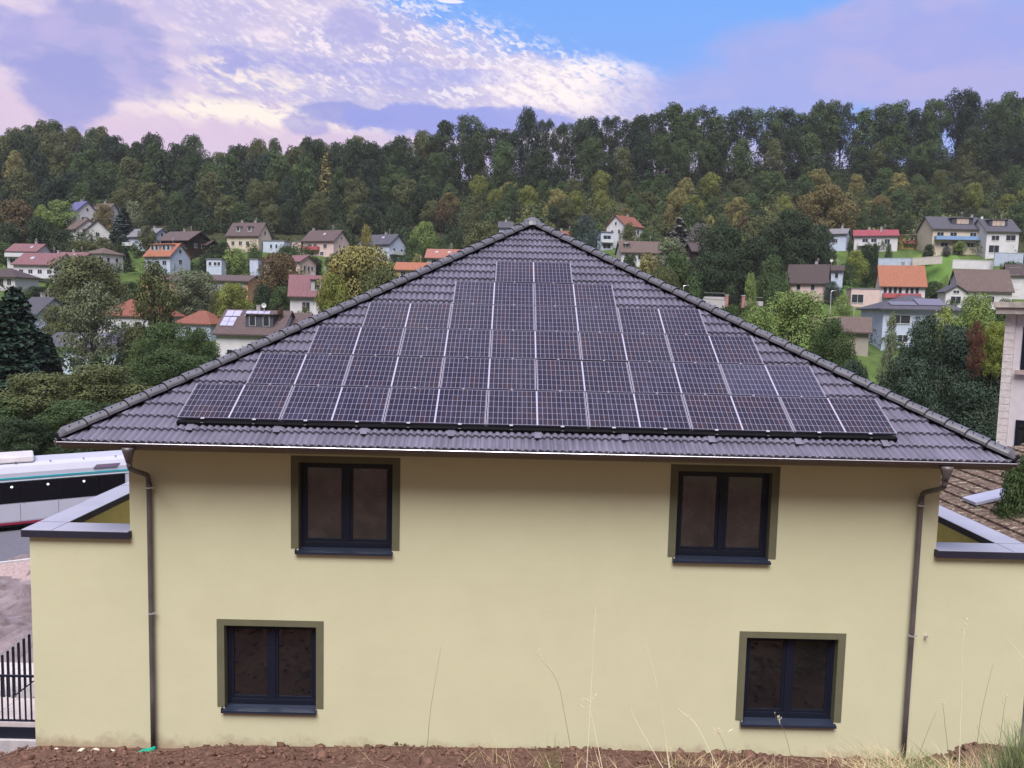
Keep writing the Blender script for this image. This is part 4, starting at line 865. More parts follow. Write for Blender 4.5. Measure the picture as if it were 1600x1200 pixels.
# parapet wings left and right
def wing(sgn):
    xo, xi = 9.06, HW; t = .36; zt = -2.24; yb = 9.5
    m = MB(); X = lambda a, b: (min(a*sgn, b*sgn), max(a*sgn, b*sgn))
    a, b_ = X(xi, xo); m.box(a, b_, YW+.0, YW+t, ZB, zt)
    a, b_ = X(xo-t, xo); m.box(a, b_, YW+t, yb, ZB, zt)
    a, b_ = X(xi, xo-t); m.box(a, b_, yb-t, yb, ZB, zt)
    w_ = m.build('terrace_wall', MT['plaster'], hs)
    m = MB(); a, b_ = X(xi+.002, xo-t); m.box(a, b_, YW+t, yb-t, -3.6, -3.45); m.build('terrace_floor', MT['concrete'], hs)
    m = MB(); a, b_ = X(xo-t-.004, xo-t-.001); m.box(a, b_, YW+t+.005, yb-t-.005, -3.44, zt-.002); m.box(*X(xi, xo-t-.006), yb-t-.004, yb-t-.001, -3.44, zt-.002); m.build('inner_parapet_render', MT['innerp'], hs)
    c_ = MB(); ov = .09; cz = zt+.003; ct = zt+.11
    def slab(x0, x1, y0, y1):
        a, b2 = X(x0, x1)
        c_.v_ = None
        n = len(c_.v); tilt = -.02
        c_.box(a, b2, y0, y1, cz, ct)
    slab(xi-.04 if False else xi+.003, xo-t-ov-.003, YW-ov, YW+t+ov)
    slab(xo-t-ov, xo+ov, YW-ov, YW+t+ov)
    slab(xo-t-ov, xo+ov, YW+t+ov+.006, 4.0); slab(xo-t-ov, xo+ov, 4.006, yb)
    cp_ = c_.build('coping', MT['coping'], hs, bevel=.004)
    jn = MB(); a, b2 = X(xo-t-ov-.012, xo-t-ov+.004); jn.box(a, b2, YW-ov+.002, YW+t+ov-.004, ct+.001, ct+.003); a, b2 = X(xo-t-ov+.004, xo+ov-.004); jn.box(a, b2, YW+t+ov-.004, YW+t+ov+.012, ct+.001, ct+.003); jn.box(a, b2, 3.99, 4.012, ct+.001, ct+.003); jn.build('coping_joints', flat('joint_lilac', (.16, .15, .19)), cp_)
    f = MB(); a, b2 = X(xi-.03, xo+ov+.004); f.box(a, b2, YW-ov-.006, YW-ov-.001, cz-.03, ct-.012)
    a, b2 = X(xo-t-ov-.006, xo-t-ov-.001); f.box(a, b2, YW+t+ov+.01, yb, cz-.03, ct-.012)
    a, b2 = X(xi-.03, xi+.001); f.box(a, b2, YW-ov-.001, YW-.001, cz-.02, ct-.003)
    f.build('coping_fascia', flat('fascia_dark', (.03, .028, .045), .4), cp_)
wing(-1); wing(1)

hk = MB(); p = at(1445, 993, YW); hk.box(p[0]-.012, p[0]+.012, YW-.06, YW-.001, p[2]-.012, p[2]+.012); hk.box(p[0]-.025, p[0]+.025, YW-.065, YW-.055, p[2]-.02, p[2]+.02); hk.build('wall_hook', MT['zinc'], hs)
def lamp_post(px, ytop, ybase, Y, label):
    p = at(px, ybase, Y); h = float(at(px, ytop, Y)[2]-p[2]); r = empty('lamp_post', tuple(p), 0, label, 'lamp post')
    m = MB(); m.tube([(0, 0, -2), (0, 0, h)], .07, 8); m.build('pole', MT['concrete'], r); m = MB(); m.tube([(0, 0, h), (.5, 0, h+.12)], .05, 6); m.box(.35, .95, -.1, .1, h+.08, h+.2); m.build('lamp_head', MT['zinc'], r)
lamp_post(1297, 455, 486, 142, 'thin grey lamp post between the park gate and the pink garage annex')
lamp_post(1067, 447, 470, 130, 'thin pale lamp post just above the right roof hip')
# landing, stair and railings at the left flank
ld = empty('landing', (-11, 2.2, -6.58), 0, 'pale paved concrete landing at the left corner of the cream house', 'landing')
m = MB(); m.box(-3.5, 1.9, -.3, 2.4, -.10, 0); m.build('paving_slab', MT['paving'], ld)
m = MB(); m.box(-3.5, 1.9, -.32, -.26, -.34, -.101); m.build('fascia', MT['anth'], ld)
m = MB(); m.box(-3.6, 1.9, -.40, 2.4, -1.6, -.341); m.build('base', MT['concrete'], ld)
m = MB()
for i in range(6): m.box(-3.5+i*.9, -3.5+i*.9+.008, -.3, 2.4, .001, .003)
m.build('paving_joints', flat('joint', (.25, .22, .24)), ld)
rg = empty('railing', (-9.25, 1.95, -6.58), 0, 'level black railing in front of the paved landing', 'railing', 'black steel railings by the landing')
m = MB(); m.box(-4, .02, -.02, .02, .93, .97); m.build('handrail', MT['anth'], rg)
m = MB()
for i in range(34): m.box(-4+i*.118, -4+i*.118+.026, -.012, .012, .02, .93)
m.build('balusters', MT['anth'], rg)
m = MB(); m.box(-4, .02, -.03, .03, -.03, .02); m.build('bottom_rail', MT['anth'], rg)
# sloping stair flank behind
pA, pB = at(0, 1108, 2.9), at(55, 1066, 2.9); hA = at(0, 1028, 2.9); hB = at(52, 992, 2.9)
sl = (pB[2]-pA[2])/(pB[0]-pA[0])
st = empty('stair', (pA[0], 2.95, pA[2]), 0, 'sloping concrete stair flank behind the landing, climbing to the right', 'stair')
m = MB(); m.prism([(-3, -3*sl), (2.2, 2.2*sl), (2.2, 2.2*sl-.30), (-3, -3*sl-.30)], -.06, .10, 'y'); m.build('stringer', MT['concrete'], st)
m = MB()
for i in range(14): m.box(-2.6+i*.3, -2.6+(i+1)*.3, .105, 1.2, (-2.6+i*.3)*sl-.35, (-2.6+i*.3)*sl-.02)
m.build('steps', MT['concrete'], st)
r2 = empty('railing', (pA[0], 2.93, pA[2]), 0, 'black railing sloping up along the stair flank', 'railing', 'black steel railings by the landing')
hh = float(hA[2]-pA[2]); m = MB(); m.prism([(-3, -3*sl+hh), (2.2, 2.2*sl+hh), (2.2, 2.2*sl+hh+.045), (-3, -3*sl+hh+.045)], -.025, .025, 'y'); m.build('handrail', flat('grey_rail', (.30, .29, .34), .4), r2)
m = MB(); m.prism([(-3, -3*sl+.03), (2.2, 2.2*sl+.03), (2.2, 2.2*sl+.07), (-3, -3*sl+.07)], -.02, .02, 'y'); m.build('bottom_rail', MT['anth'], r2)
m = MB()
for i in range(44): x = -3+i*.118; m.box(x-.027, x+.027, -.008, .008, x*sl+.07, x*sl+hh)
m.build('balusters', MT['anth'], r2)

# near buildings on the right: mossy roof and the pale brick tower block
def mossy():
    root = empty('outbuilding', (10.2, 8, -6.8), 0, 'outbuilding with a lichen-spotted brown tiled roof right of the cream house', 'outbuilding')
    T = math.tan(R(14.5)); m = MB(); m.prism([(.35, -1.5), (5.6, -1.5), (5.6, 3.9+5.2*T), (.35, 3.95+.35*T)], -9, 1.2, 'y'); m.build('wall', wallm('grey'), root)
    mt = mat('mossy_tiles', (.09, .060, .052), .9, .15, color2=(.16, .112, .092), vscale=4, bump=.4, bscale=14); N.nt = mt.node_tree; b = N.nt.nodes['Principled BSDF']; src = N(b.inputs['Base Color'].links[0].from_socket)
    t = N.nt.nodes.new('ShaderNodeTexCoord'); ob = N(t.outputs['Object']); n1 = noise(ob, 9, 4, .7); n2 = noise(ob, 2, 3)
    cc = mixc(sm(n1, .56, .62)*.8, src, (.42, .38, .28)); cc = mixc(sm(n1+(n2-.5)*.6, .36, .28)*.7, cc, (.05, .045, .03)); N.put(b.inputs['Base Color'], cc)
    r = MB(); n = 15; w_ = 5.8/n
    for k in range(n):                        # stepped courses running along y
        x0, x1 = k*w_, (k+1)*w_+.03; z0 = 4.1+x0*T
        r.quad((x0, -9.3, z0+.05), (x0, 1.5, z0+.05), (x0, 1.5, z0-.02), (x0, -9.3, z0-.02)); r.quad((x0, -9.3, z0+.05), (x1, -9.3, z0+.0+w_*T), (x1, 1.5, z0+w_*T), (x0, 1.5, z0+.05))
    rr = r.build('roof', mt, root); j = MB()
    for i in range(34):
        y = -9.2+i*.31; j.quad((0, y, 4.156), (5.8, y, 4.156+5.8*T), (5.8, y+.018, 4.156+5.8*T), (0, y+.018, 4.156))
    j.build('tile_joints', flat('joint_dark', (.05, .035, .03)), rr)
    s = MB(); a = at(1560, 783, 5.6)
    lx, ly = 1.15, -2.2; z = 4.1+lx*T
    s.prism([(lx-.5, z-.5*T+.06), (lx+.6, z+.6*T+.06), (lx+.6, z+.6*T+.13), (lx-.5, z-.5*T+.13)], -2.6, -2.0, 'y'); s.build('roof_window', MT['coping'], rr)
mossy()
def block():
    c0 = at(1574, 471, 14.5); root = empty('apartment_block', (c0[0], c0[1], -8.6), R(-44), 'pale plastered house block with a white brick corner pier at the right edge', 'building')
    H = float(c0[2])+8.6
    m = MB(); m.box(.32, 12, 0, 9, -1, H-.45); m.build('wall', flat('pinkish_render', (.60, .55, .59), .9, .05, 3), root)
    m = MB(); m.box(0, .315, -.05, .5, -1, H-.45); m.build('brick_pier', mat('white_brick', (.60, .54, .55), .85, .2, .12, 9, .8, 14), root)
    for k in range(40):
        pass
    j = MB()
    for k in range(52): j.box(-.004, .32, -.054, -.051, .2+k*.25, .212+k*.25)
    j.build('pier_joints', flat('joint_grey', (.36, .33, .34)), root)
    m = MB(); m.box(-.25, 12.2, -.35, 9.2, H-.44, H-.22); m.box(-.32, 12.3, -.42, 9.3, H-.215, H-.02); m.build('cornice', flat('cornice_stone', (.42, .36, .34), .9, .25, 3), root)
    for z in (H-2.35, H-5.6):
        f = MB(); f.box(.55, .66, -.03, .12, z, z+1.5); f.box(2.6, 2.71, -.03, .12, z, z+1.5); f.box(.66, 2.6, -.03, .12, z+1.42, z+1.5); w_ = f.build('window', MT['anth'], root)
        g = MB(); g.box(.66, 2.6, -.022, -.003, z, z+1.42); g.build('pane', MT['glass'], w_)
        s = MB(); s.box(.42, 2.8, -.16, -.002, z-.16, z-.01); s.build('sill', flat('pink_sill', (.42, .32, .32), .8), w_)
block()

# small things at the foot of the wall
g = MB(); p = (-6.93, .22)
for k in range(3): g.tube([(p[0]-.20+k*.06, p[1]-.16-k*.03, -6.20+k*.02), (p[0]+.0+k*.05, p[1]-.1, -6.12), (p[0]+.16, p[1]-.02, -6.10+k*.015)], [.05, .06, .03], 7)
tag(g.build('plastic_film', flat('green_plastic', (.01, .30, .20), .25)), 'scrap of bright green plastic film at the foot of the left downpipe', 'plastic scrap')

# ---------------------------------------------------------------- trees: unit-height prototypes, copied with their parts
def leaf_quads(P, Nn, size, rng, stretch=1.0):
    n = len(P); a = np.cross(Nn, rng.standard_normal((n, 3))); a /= np.linalg.norm(a, axis=1, keepdims=True)+1e-9; b = np.cross(Nn, a)
    s = size*(.6+.8*rng.random((n, 1))); a = a*s*.5*stretch; b = b*s*.5
    V = np.stack([P-a-b*.6, P+a*.2-b, P+a+b*.5, P-a*.3+b], 1).reshape(-1, 3)
    return V, np.arange(4*n).reshape(n, 4)
def broad(seed, nlobe=26, nleaf=4500, size=.045, cb=.25, wid=.5, spread=.16, shape='round', fill=.25):
    """crown of unit height: lobes on limb ends, leaves in shells round them"""
    rng = np.random.default_rng(seed); Ps, Ns = [], []; lob = []
    for i in range(nlobe):
        t = (i+.5)/nlobe; z = cb+(1-cb)*(.06+.90*t)
        if shape == 'round': env = math.sin(math.pi*min(1, (.12+.86*t)))**.6
        elif shape == 'tall': env = (.75+.25*math.sin(math.pi*t*1.4))*(1-t**4*.7)
        elif shape == 'crest': env = .45+.75*math.sin(math.pi*(.05+.80*t))**1.5
        elif shape == 'bush': env = (1-t**2.2*.75)
        else: env = 1-t*.85
        ang = i*2.399+rng.random()*.8; rr = wid*env*(.25+.70*rng.random()**.6)
        r = spread*(.7+.6*rng.random())*(.8+.4*env)
        lob.append((rr*math.cos(ang), rr*math.sin(ang), min(z+.04*rng.standard_normal(), .99-r*.6), r))
    lob.append((0, 0, .90, spread*.8))
    wts = np.array([l[3]**2 for l in lob]); wts /= wts.sum()
    for (x, y, z, r), wt in zip(lob, wts):
        n = int(nleaf*wt); d = rng.standard_normal((n, 3)); d /= np.linalg.norm(d, axis=1, keepdims=True)
        d[:, 2] = np.where((d[:, 2] < -.3) & (rng.random(n) < .6), -d[:, 2], d[:, 2])
        lump = 1+.22*np.sin(d[:, 0]*7+x*40)*np.sin(d[:, 1]*6+y*30)*np.sin(d[:, 2]*7+z*20)
        rad = r*lump*(.55+.5*rng.random(n)**fill)
        P = np.array([x, y, z])+d*rad[:, None]*np.array([1, 1, .82])
        nn = d+rng.standard_normal((n, 3))*.45+np.array([0, 0, .35]); nn /= np.linalg.norm(nn, axis=1, keepdims=True); Ps.append(P); Ns.append(nn)
    V, F = leaf_quads(np.concatenate(Ps), np.concatenate(Ns), size, rng)
    tr = MB(); r0 = .022
    tr.tube([(0, 0, -.12), (.005, 0, .02), (.012*rng.standard_normal(), .01, .3), (.02*rng.standard_normal(), 0, .6), (0, 0, .86)], [r0*1.5, r0, r0*.8, r0*.5, r0*.15], 7)
    for (x, y, z, r) in lob[::2]:
        zb = max(.12, z*.62-.06); tr.tube([(0, 0, zb), (x*.45, y*.45, zb+(z-zb)*.45), (x, y, z)], [r0*.45, r0*.3, r0*.1], 5, cap=False)
    return npmesh('crown', V, F, MT['leaf']), asmesh(tr, 'trunk', MT['bark'])
def conifer(seed, nleaf=5000, size=.03, wid=.22, droop=.35, tiers=20):
    rng = np.random.default_rng(seed); Ps, Ns = [], []; tr = MB()
    tr.tube([(0, 0, -.1), (0, 0, .5), (0, 0, .98)], [.02, .013, .002], 6)
    br = []
    for k in range(tiers):
        t = (k+.5)/tiers; z = .06+.92*t; nb = 9 if t < .7 else 6
        for j in range(nb):
            a = j*2*math.pi/nb+k*.7+rng.random()*.4; L = wid*(1-t)**.8*(.75+.4*rng.random())+.012; br.append((z+rng.random()*.02, a, L))
    tot = sum(b[2] for b in br)
    for (z, a, L) in br:
        n = max(6, int(nleaf*L/tot)); u = rng.random(n)**.75; spread = .03+.28*L*(1-u)*1.0
        x = u*L; off = rng.standard_normal(n)*spread*.55
        P = np.stack([x*math.cos(a)-off*math.sin(a), x*math.sin(a)+off*math.cos(a), z-droop*x*u*.9+.10*x-np.abs(rng.standard_normal(n))*.012], 1)
        nn = rng.standard_normal((n, 3))*.5+np.array([math.cos(a)*.35, math.sin(a)*.35, .8]); nn /= np.linalg.norm(nn, axis=1, keepdims=True); Ps.append(P); Ns.append(nn)
        tr.tube([(0, 0, z), (L*.9*math.cos(a), L*.9*math.sin(a), z-droop*L*.6)], [.004, .001], 4, cap=False)
    V, F = leaf_quads(np.concatenate(Ps), np.concatenate(Ns), size, rng, 1.5)
    return npmesh('crown', V, F, MT['leaf']), asmesh(tr, 'trunk', MT['bark'])
PR = {}
PR['far'] = [broad(10+i, 36, 9500, .028, .12, .42, .145, 'round') for i in range(4)]
PR['tall'] = [broad(20+i, 40, 10000, .024, .08, .34, .115, 'tall') for i in range(4)]
PR['crest'] = [broad(30+i, 38, 8500, .020, .30, .30, .095, 'crest', fill=.6) for i in range(5)]
PR['mid'] = [broad(40+i, 56, 27000, .0185, .10, .44, .125, 'round') for i in range(3)]
PR['near'] = [broad(50+i, 70, 34000, .0155, .02, .52, .115, 'bush', fill=.35) for i in range(3)]
PR['near2'] = [broad(56+i, 80, 42000, .0135, .05, .46, .105, 'round', fill=.4) for i in range(3)]
PR['sparse'] = [broad(60, 54, 9000, .020, .14, .42, .095, 'round', fill=.9), broad(61, 54, 9500, .019, .10, .40, .09, 'tall', fill=.9)]
PR['conf'] = [conifer(70+i, 3600, .034, .24) for i in range(2)]
PR['conn'] = [conifer(80+i, 38000, .019, .30, .55, 28) for i in range(2)]
PR['column'] = [broad(90, 26, 4500, .030, .02, .5, .15, 'tall')]
rt = random.Random(5)
ntree = 0
def plant(name, x, y, z, h, wd, kind, colr, label, cat='tree', group=None, rz=None):
    """wd = crown width in metres, h = height; prototypes are about one unit high and one unit wide at most"""
    global ntree; ntree += 1
    cm, tm = rt.choice(PR[kind]); k = {'far': 1.0, 'tall': .74, 'crest': .66, 'mid': 1.0, 'near': 1.15, 'near2': 1.0, 'sparse': .92, 'conf': .48, 'conn': .60, 'column': 1.2}[kind]
    root = empty(name, (x, y, z), rt.random()*6.28 if rz is None else rz, label, cat, group); root.scale = (wd/k, wd/k, h)
    o = link('crown', cm, root); v = .88+.24*rt.random(); o.color = (colr[0]*v, colr[1]*v, colr[2]*v, 1)
    link('trunk', tm, root); return root
G = dict(dk=(.026, .041, .020), dk2=(.021, .036, .023), mid=(.046, .072, .028), olive=(.070, .080, .034), yg=(.125, .140, .036), bright=(.130, .180, .058), brown=(.085, .062, .034),
         orange=(.115, .094, .040), gold=(.165, .150, .058), blue=(.050, .070, .066), lilac=(.105, .100, .098), conif=(.022, .040, .028), grey=(.115, .135, .080), lime=(.16, .19, .045), rust=(.105, .045, .032), hedge=(.034, .052, .036))
def tree(px, ytop, Y, wpx, kind, c_, label, cat='tree', name='tree', group='trees in the village', zbase=None, minh=2.0):
    p = at(px, ytop, Y); z = gz(p[0], Y) if zbase is None else zbase
    h = max(minh, float(p[2]-z)); z = float(p[2])-h; sc_ = (Y+13.8)/FOC
    return plant(name, p[0], Y, z, h, wpx*sc_, kind, G[c_], label, cat, group)
T = tree
# left of the house, near to far
T(22, 444, 62, 165, 'conn', 'conif', 'tall dark spruce at the left edge of the photo', 'spruce', 'spruce_tree', 'spruces at the left edge')
T(-10, 468, 56, 190, 'conn', 'conif', 'dark spruce cut by the left photo edge in front of the taller one', 'spruce', 'spruce_tree', 'spruces at the left edge')
T(75, 520, 66, 70, 'conn', 'dk2', 'smaller blue-green spruce right of the tall dark spruce', 'spruce', 'spruce_tree', 'spruces at the left edge')
T(135, 402, 152, 118, 'mid', 'olive', 'big spreading olive tree in front of the plum-roofed houses')
T(108, 452, 147, 62, 'mid', 'olive', 'lower olive tree left under the big spreading tree')
T(240, 410, 78, 92, 'sparse', 'olive', 'slender mixed tree with an open top in front of the peach school hall')
T(256, 505, 70, 110, 'near2', 'mid', 'dense broad tree base below the slender open top')
T(306, 515, 68, 90, 'near2', 'mid', 'round green tree just behind the left roof hip')
T(262, 545, 60, 150, 'near2', 'mid', 'dark green tree mass rising behind the lower left roof hip')
T(142, 440, 88, 95, 'sparse', 'grey', 'thin tree with bare crossing branches in front of the grey skylight roof')
T(303, 424, 160, 82, 'mid', 'grey', 'pale weeping willow in front of the peach school hall', 'willow', 'willow_tree')
T(366, 444, 150, 58, 'mid', 'yg', 'round yellow-green tree above the solar panel roof', 'tree')
T(340, 456, 152, 34, 'mid', 'olive', 'small olive bush left of the yellow-green round tree', 'shrub', 'shrub')
T(436, 397, 156, 70, 'mid', 'brown', 'broad brown-olive tree in front of the low pink bungalow')
T(412, 446, 148, 38, 'far', 'dk', 'dark shrub between the yellow-green tree and the brown-olive tree', 'shrub', 'shrub')
T(444, 448, 146, 44, 'mid', 'mid', 'green shrub below the brown-olive tree', 'shrub', 'shrub')
T(572, 350, 104, 50, 'sparse', 'gold', 'narrow golden treetop rising over the wide yellow-green tree')
T(560, 388, 100, 130, 'mid', 'gold', 'wide yellow-green tree behind the left roof hip')
T(600, 420, 96, 84, 'mid', 'olive', 'olive tree low behind the left roof hip, right of the wide yellow-green tree')
T(520, 430, 94, 70, 'mid', 'yg', 'yellow-green tree low behind the left roof hip, left of the wide one')
T(438, 480, 120, 30, 'sparse', 'brown', 'thorny brownish shrub beside the solar panel roof', 'shrub', 'shrub')
T(476, 478, 128, 34, 'sparse', 'olive', 'light shrub in front of the valley-floor gabled house', 'shrub', 'shrub')
for i, (px, yt, Y, wp, c_, lb) in enumerate([
    (60, 585, 47, 200, 'olive', 'large olive shrub behind the bus roof, middle one'), (160, 572, 50, 190, 'olive', 'large dull green shrub touching the left roof hip'),
    (0, 622, 44, 160, 'mid', 'large green shrub behind the bus at the left photo edge'), (112, 628, 40, 170, 'mid', 'green shrub directly above the middle of the bus roof'),
    (190, 632, 38, 150, 'dk', 'dark shrub under the left roof corner'), (40, 655, 37, 150, 'dk', 'dark green hedge shrub above the bus roof unit'),
    (150, 665, 35.5, 130, 'dk', 'low dark shrub just above the bus roof near the gutter end')]):
    T(px, yt, Y, wp, 'near', c_, lb, 'shrub', 'large_shrub', 'big shrubs behind the bus', zbase=-9.0)
T(184, 366, 212, 15, 'column', 'dk', 'slim dark cypress between the village houses', 'cypress', 'cypress_tree')
T(196, 386, 206, 26, 'conf', 'dk2', 'dark conifer right of the slim cypress', 'conifer', 'conifer_tree')
T(230, 353, 218, 30, 'far', 'olive', 'small oval olive tree in front of the pale grey roof')
T(92, 313, 243, 50, 'far', 'bright', 'bright green tree left of the blue-violet roof'); T(66, 322, 240, 32, 'far', 'bright', 'small bright green tree left of the larger bright one')
T(90, 278, 262, 62, 'far', 'dk2', 'dark dome-shaped tree above the bright green tree'); T(128, 285, 262, 38, 'far', 'mid', 'green tree right beside the dark dome-shaped tree')
T(162, 320, 246, 32, 'far', 'orange', 'rusty brown tree right of the blue-violet roof')
T(192, 322, 228, 50, 'conf', 'blue', 'blue-grey cedar above the pale grey roof', 'cedar', 'cedar_tree'); T(207, 316, 232, 34, 'far', 'grey', 'grey-green tree behind the blue-grey cedar')
T(30, 314, 232, 66, 'far', 'brown', 'brownish round tree at the upper left forest edge'); T(14, 350, 222, 46, 'far', 'dk', 'dark tree low at the left photo edge'); T(58, 340, 226, 44, 'far', 'dk', 'dark tree between the brownish tree and the timber chalet')
T(96, 358, 214, 42, 'far', 'dk', 'dark round tree left below the timber chalet'); T(132, 376, 207, 56, 'far', 'olive', 'brown-olive tree below the timber chalet'); T(160, 372, 212, 34, 'far', 'olive', 'olive tree between the chalet and the white cube house')
T(10, 380, 206, 40, 'far', 'mid', 'green bushy tree left of the small plum-roofed house', ); T(60, 448, 168, 46, 'far', 'dk', 'dark shrubby tree right of the left-edge bungalow'); T(30, 455, 150, 48, 'far', 'mid', 'green shrubby tree below the left-edge bungalow')
T(95, 478, 128, 60, 'mid', 'olive', 'olive tree behind the steep lilac-grey roof'); T(122, 500, 132, 36, 'far', 'mid', 'green tree right of the steep lilac-grey roof')
T(368, 388, 200, 42, 'far', 'bright', 'bright green tree above the school hall roof'); T(326, 396, 205, 38, 'far', 'dk', 'dark tree left of the white roof box on the school terrace'); T(398, 388, 208, 30, 'far', 'mid', 'green tree between the school hall and the pink bungalow'); T(348, 378, 214, 26, 'far', 'dk', 'dark green tree right of the dark carport building')
T(450, 385, 216, 30, 'far', 'mid', 'green bush in front of the pale blue annex', 'shrub', 'shrub'); T(528, 396, 208, 44, 'far', 'olive', 'olive bush below the pink gable with red balcony', 'shrub', 'shrub'); T(488, 402, 210, 40, 'far', 'dk', 'dark bush in front of the pink house basement', 'shrub', 'shrub')
T(662, 347, 214, 46, 'far', 'bright', 'fresh green tree above the salmon roof'); T(648, 372, 206, 36, 'far', 'mid', 'dull green tree left above the salmon roof'); T(652, 397, 180, 24, 'far', 'gold', 'small yellow round tree left of the salmon roof'); T(688, 374, 206, 32, 'far', 'mid', 'grey-green tree right above the salmon roof')
T(751, 349, 200, 56, 'far', 'olive', 'round olive tree left of the big roof apex'); T(722, 368, 205, 34, 'far', 'dk', 'dark tree between salmon roof and the round olive tree')
T(205, 440, 168, 40, 'far', 'mid', 'green tree left of the peach school hall'); T(285, 455, 162, 36, 'far', 'olive', 'olive tree low in front of the school hall end'); T(186, 456, 165, 50, 'far', 'olive', 'olive tree right below the big spreading tree')
T(214, 510, 92, 66, 'mid', 'olive', 'mid green tree in front of the red hipped roof')
# right of the ridge
T(918, 337, 205, 42, 'far', 'blue', 'blue-green tree just right of the big roof apex'); T(900, 352, 215, 30, 'far', 'dk', 'dark tree right behind the little red-orange roof'); T(982, 350, 226, 30, 'far', 'olive', 'small light green tree in front of the red gable house'); T(1010, 362, 232, 34, 'far', 'mid', 'green bush right of the red gable house', 'shrub', 'shrub')
T(1062, 338, 206, 58, 'conf', 'lilac', 'silver-grey lilac conifer in front of the autumn slope', 'conifer', 'conifer_tree'); T(1095, 350, 203, 50, 'far', 'lilac', 'silver-grey tree right of the lilac conifer'); T(1050, 372, 190, 60, 'far', 'grey', 'grey-green tree below the silver-grey conifer')
T(1130, 352, 182, 86, 'mid', 'dk', 'big dark pine-like tree in front of the timber house'); T(1112, 395, 168, 80, 'mid', 'dk', 'dark tree above the park gate'); T(1180, 372, 176, 84, 'mid', 'dk', 'dark broad tree left of the white house with dark brown roof')
T(1240, 330, 196, 92, 'mid', 'dk', 'broad dark green tree right of centre on the lower slope'); T(1190, 338, 208, 66, 'far', 'olive', 'olive tree left of the broad dark green tree'); T(1282, 352, 200, 60, 'mid', 'dk', 'dark tree left of the pale grey annex roof'); T(1208, 400, 160, 50, 'far', 'mid', 'green tree beside the white house with dark roof')
T(1060, 396, 140, 78, 'mid', 'mid', 'green bushy tree behind the right roof hip, near the park'); T(1012, 396, 148, 50, 'far', 'gold', 'pale golden bush below the taupe roof', 'shrub', 'shrub'); T(985, 400, 150, 36, 'far', 'dk', 'dark bush left of the pale golden bush', 'shrub', 'shrub'); T(1035, 420, 135, 62, 'mid', 'olive', 'olive bush close behind the right roof hip', 'shrub', 'shrub')
T(1174, 428, 150, 26, 'far', 'bright', 'small bright cone-shaped tree by the park gate'); T(1210, 430, 150, 34, 'far', 'mid', 'green bush left of the pink-white house wall', 'shrub', 'shrub'); T(1085, 455, 120, 34, 'far', 'mid', 'low green bush by the iron fence', 'shrub', 'shrub')
T(1300, 440, 170, 26, 'far', 'blue', 'blue-green shrub at the slate-clad gable', 'shrub', 'shrub'); T(1318, 462, 160, 30, 'far', 'bright', 'green garden bush left of the pink garage annex', 'shrub', 'shrub')
T(1245, 458, 74, 150, 'near2', 'bright', 'large light green tree behind the right roof hip'); T(1185, 482, 70, 110, 'near2', 'bright', 'light green tree lower left of the large one behind the right hip'); T(1302, 500, 66, 90, 'near2', 'mid', 'green tree right of the large light green tree'); T(1140, 478, 80, 60, 'mid', 'mid', 'small green tree peeking over the right hip')
T(1338, 392, 205, 34, 'far', 'lime', 'bright lime green bush on the meadow', 'shrub', 'shrub'); T(1357, 383, 207, 30, 'far', 'dk', 'dark bush beside the lime green bush', 'shrub', 'shrub'); T(1320, 412, 196, 40, 'far', 'mid', 'green bush left of the bright orange roof', 'shrub', 'shrub')
for (px, yt, wp, c_, lb) in ((1330, 382, 12, 'dk', 'small clipped ball bush under the crimson veranda'), (1369, 381, 11, 'dk', 'clipped ball bush below the crimson bungalow wall'), (1389, 382, 13, 'mid', 'round bush below the right gable of the crimson bungalow'), (1452, 382, 20, 'dk', 'dark bush under the blue balcony'), (1500, 376, 20, 'bright', 'rounded green bush under the end of the blue balcony'), (1480, 385, 14, 'lilac', 'grey bush left of the rounded green bush')):
    T(px, yt, 208, wp, 'far', c_, lb, 'shrub', 'shrub', minh=1.5)
T(1292, 290, 236, 92, 'mid', 'orange', 'broad orange-brown autumn tree at the foot of the forest'); T(1460, 440, 172, 40, 'far', 'mid', 'dark hedge bush at the meadow edge right of the orange roof', 'shrub', 'shrub'); T(1580, 410, 186, 50, 'far', 'mid', 'green bush under the right-edge retaining wall', 'shrub', 'shrub')
T(1478, 478, 96, 60, 'sparse', 'lime', 'airy light shrub right of the dark villa roof', 'shrub', 'shrub'); T(1530, 462, 74, 96, 'near2', 'bright', 'bright green leafy tree above the dark conifers'); T(1395, 488, 70, 40, 'sparse', 'grey', 'pale flowering climber in front of the villa', 'climber', 'climbing_shrub'); T(1570, 470, 80, 60, 'mid', 'mid', 'green tree beside the white brick pier')
for i, (px, yt, Y, wp, c_, lb) in enumerate([
    (1446, 498, 47, 110, 'hedge', 'dark conifer in front of the villa with solar roof'), (1338, 566, 45, 90, 'hedge', 'dark conifer at the left end of the dark conifer group'), (1490, 512, 45, 110, 'hedge', 'dark conifer in the middle of the dark conifer group'),
    (1505, 520, 43, 130, 'hedge', 'dark conifer left below the rusty shrub'), (1560, 545, 41, 120, 'hedge', 'dark conifer next to the white brick pier'), (1420, 562, 37, 150, 'hedge', 'broad dark conifer behind the right roof hip, front left'), (1520, 600, 35, 160, 'hedge', 'broad dark conifer behind the right roof hip, front right')]):
    T(px, yt, Y, wp, 'near', c_, lb, 'conifer', 'conifer_tree', 'dark conifer group behind the right hip', zbase=-9.2)
T(1528, 500, 39, 30, 'sparse', 'rust', 'rusty red dead shrub among the dark conifers', 'shrub', 'shrub', zbase=-2.2, group=None, minh=2.6); T(1556, 504, 40, 44, 'mid', 'lime', 'yellow-green shrub right of the rusty shrub', 'shrub', 'shrub', zbase=-2.0, group=None, minh=2.6)
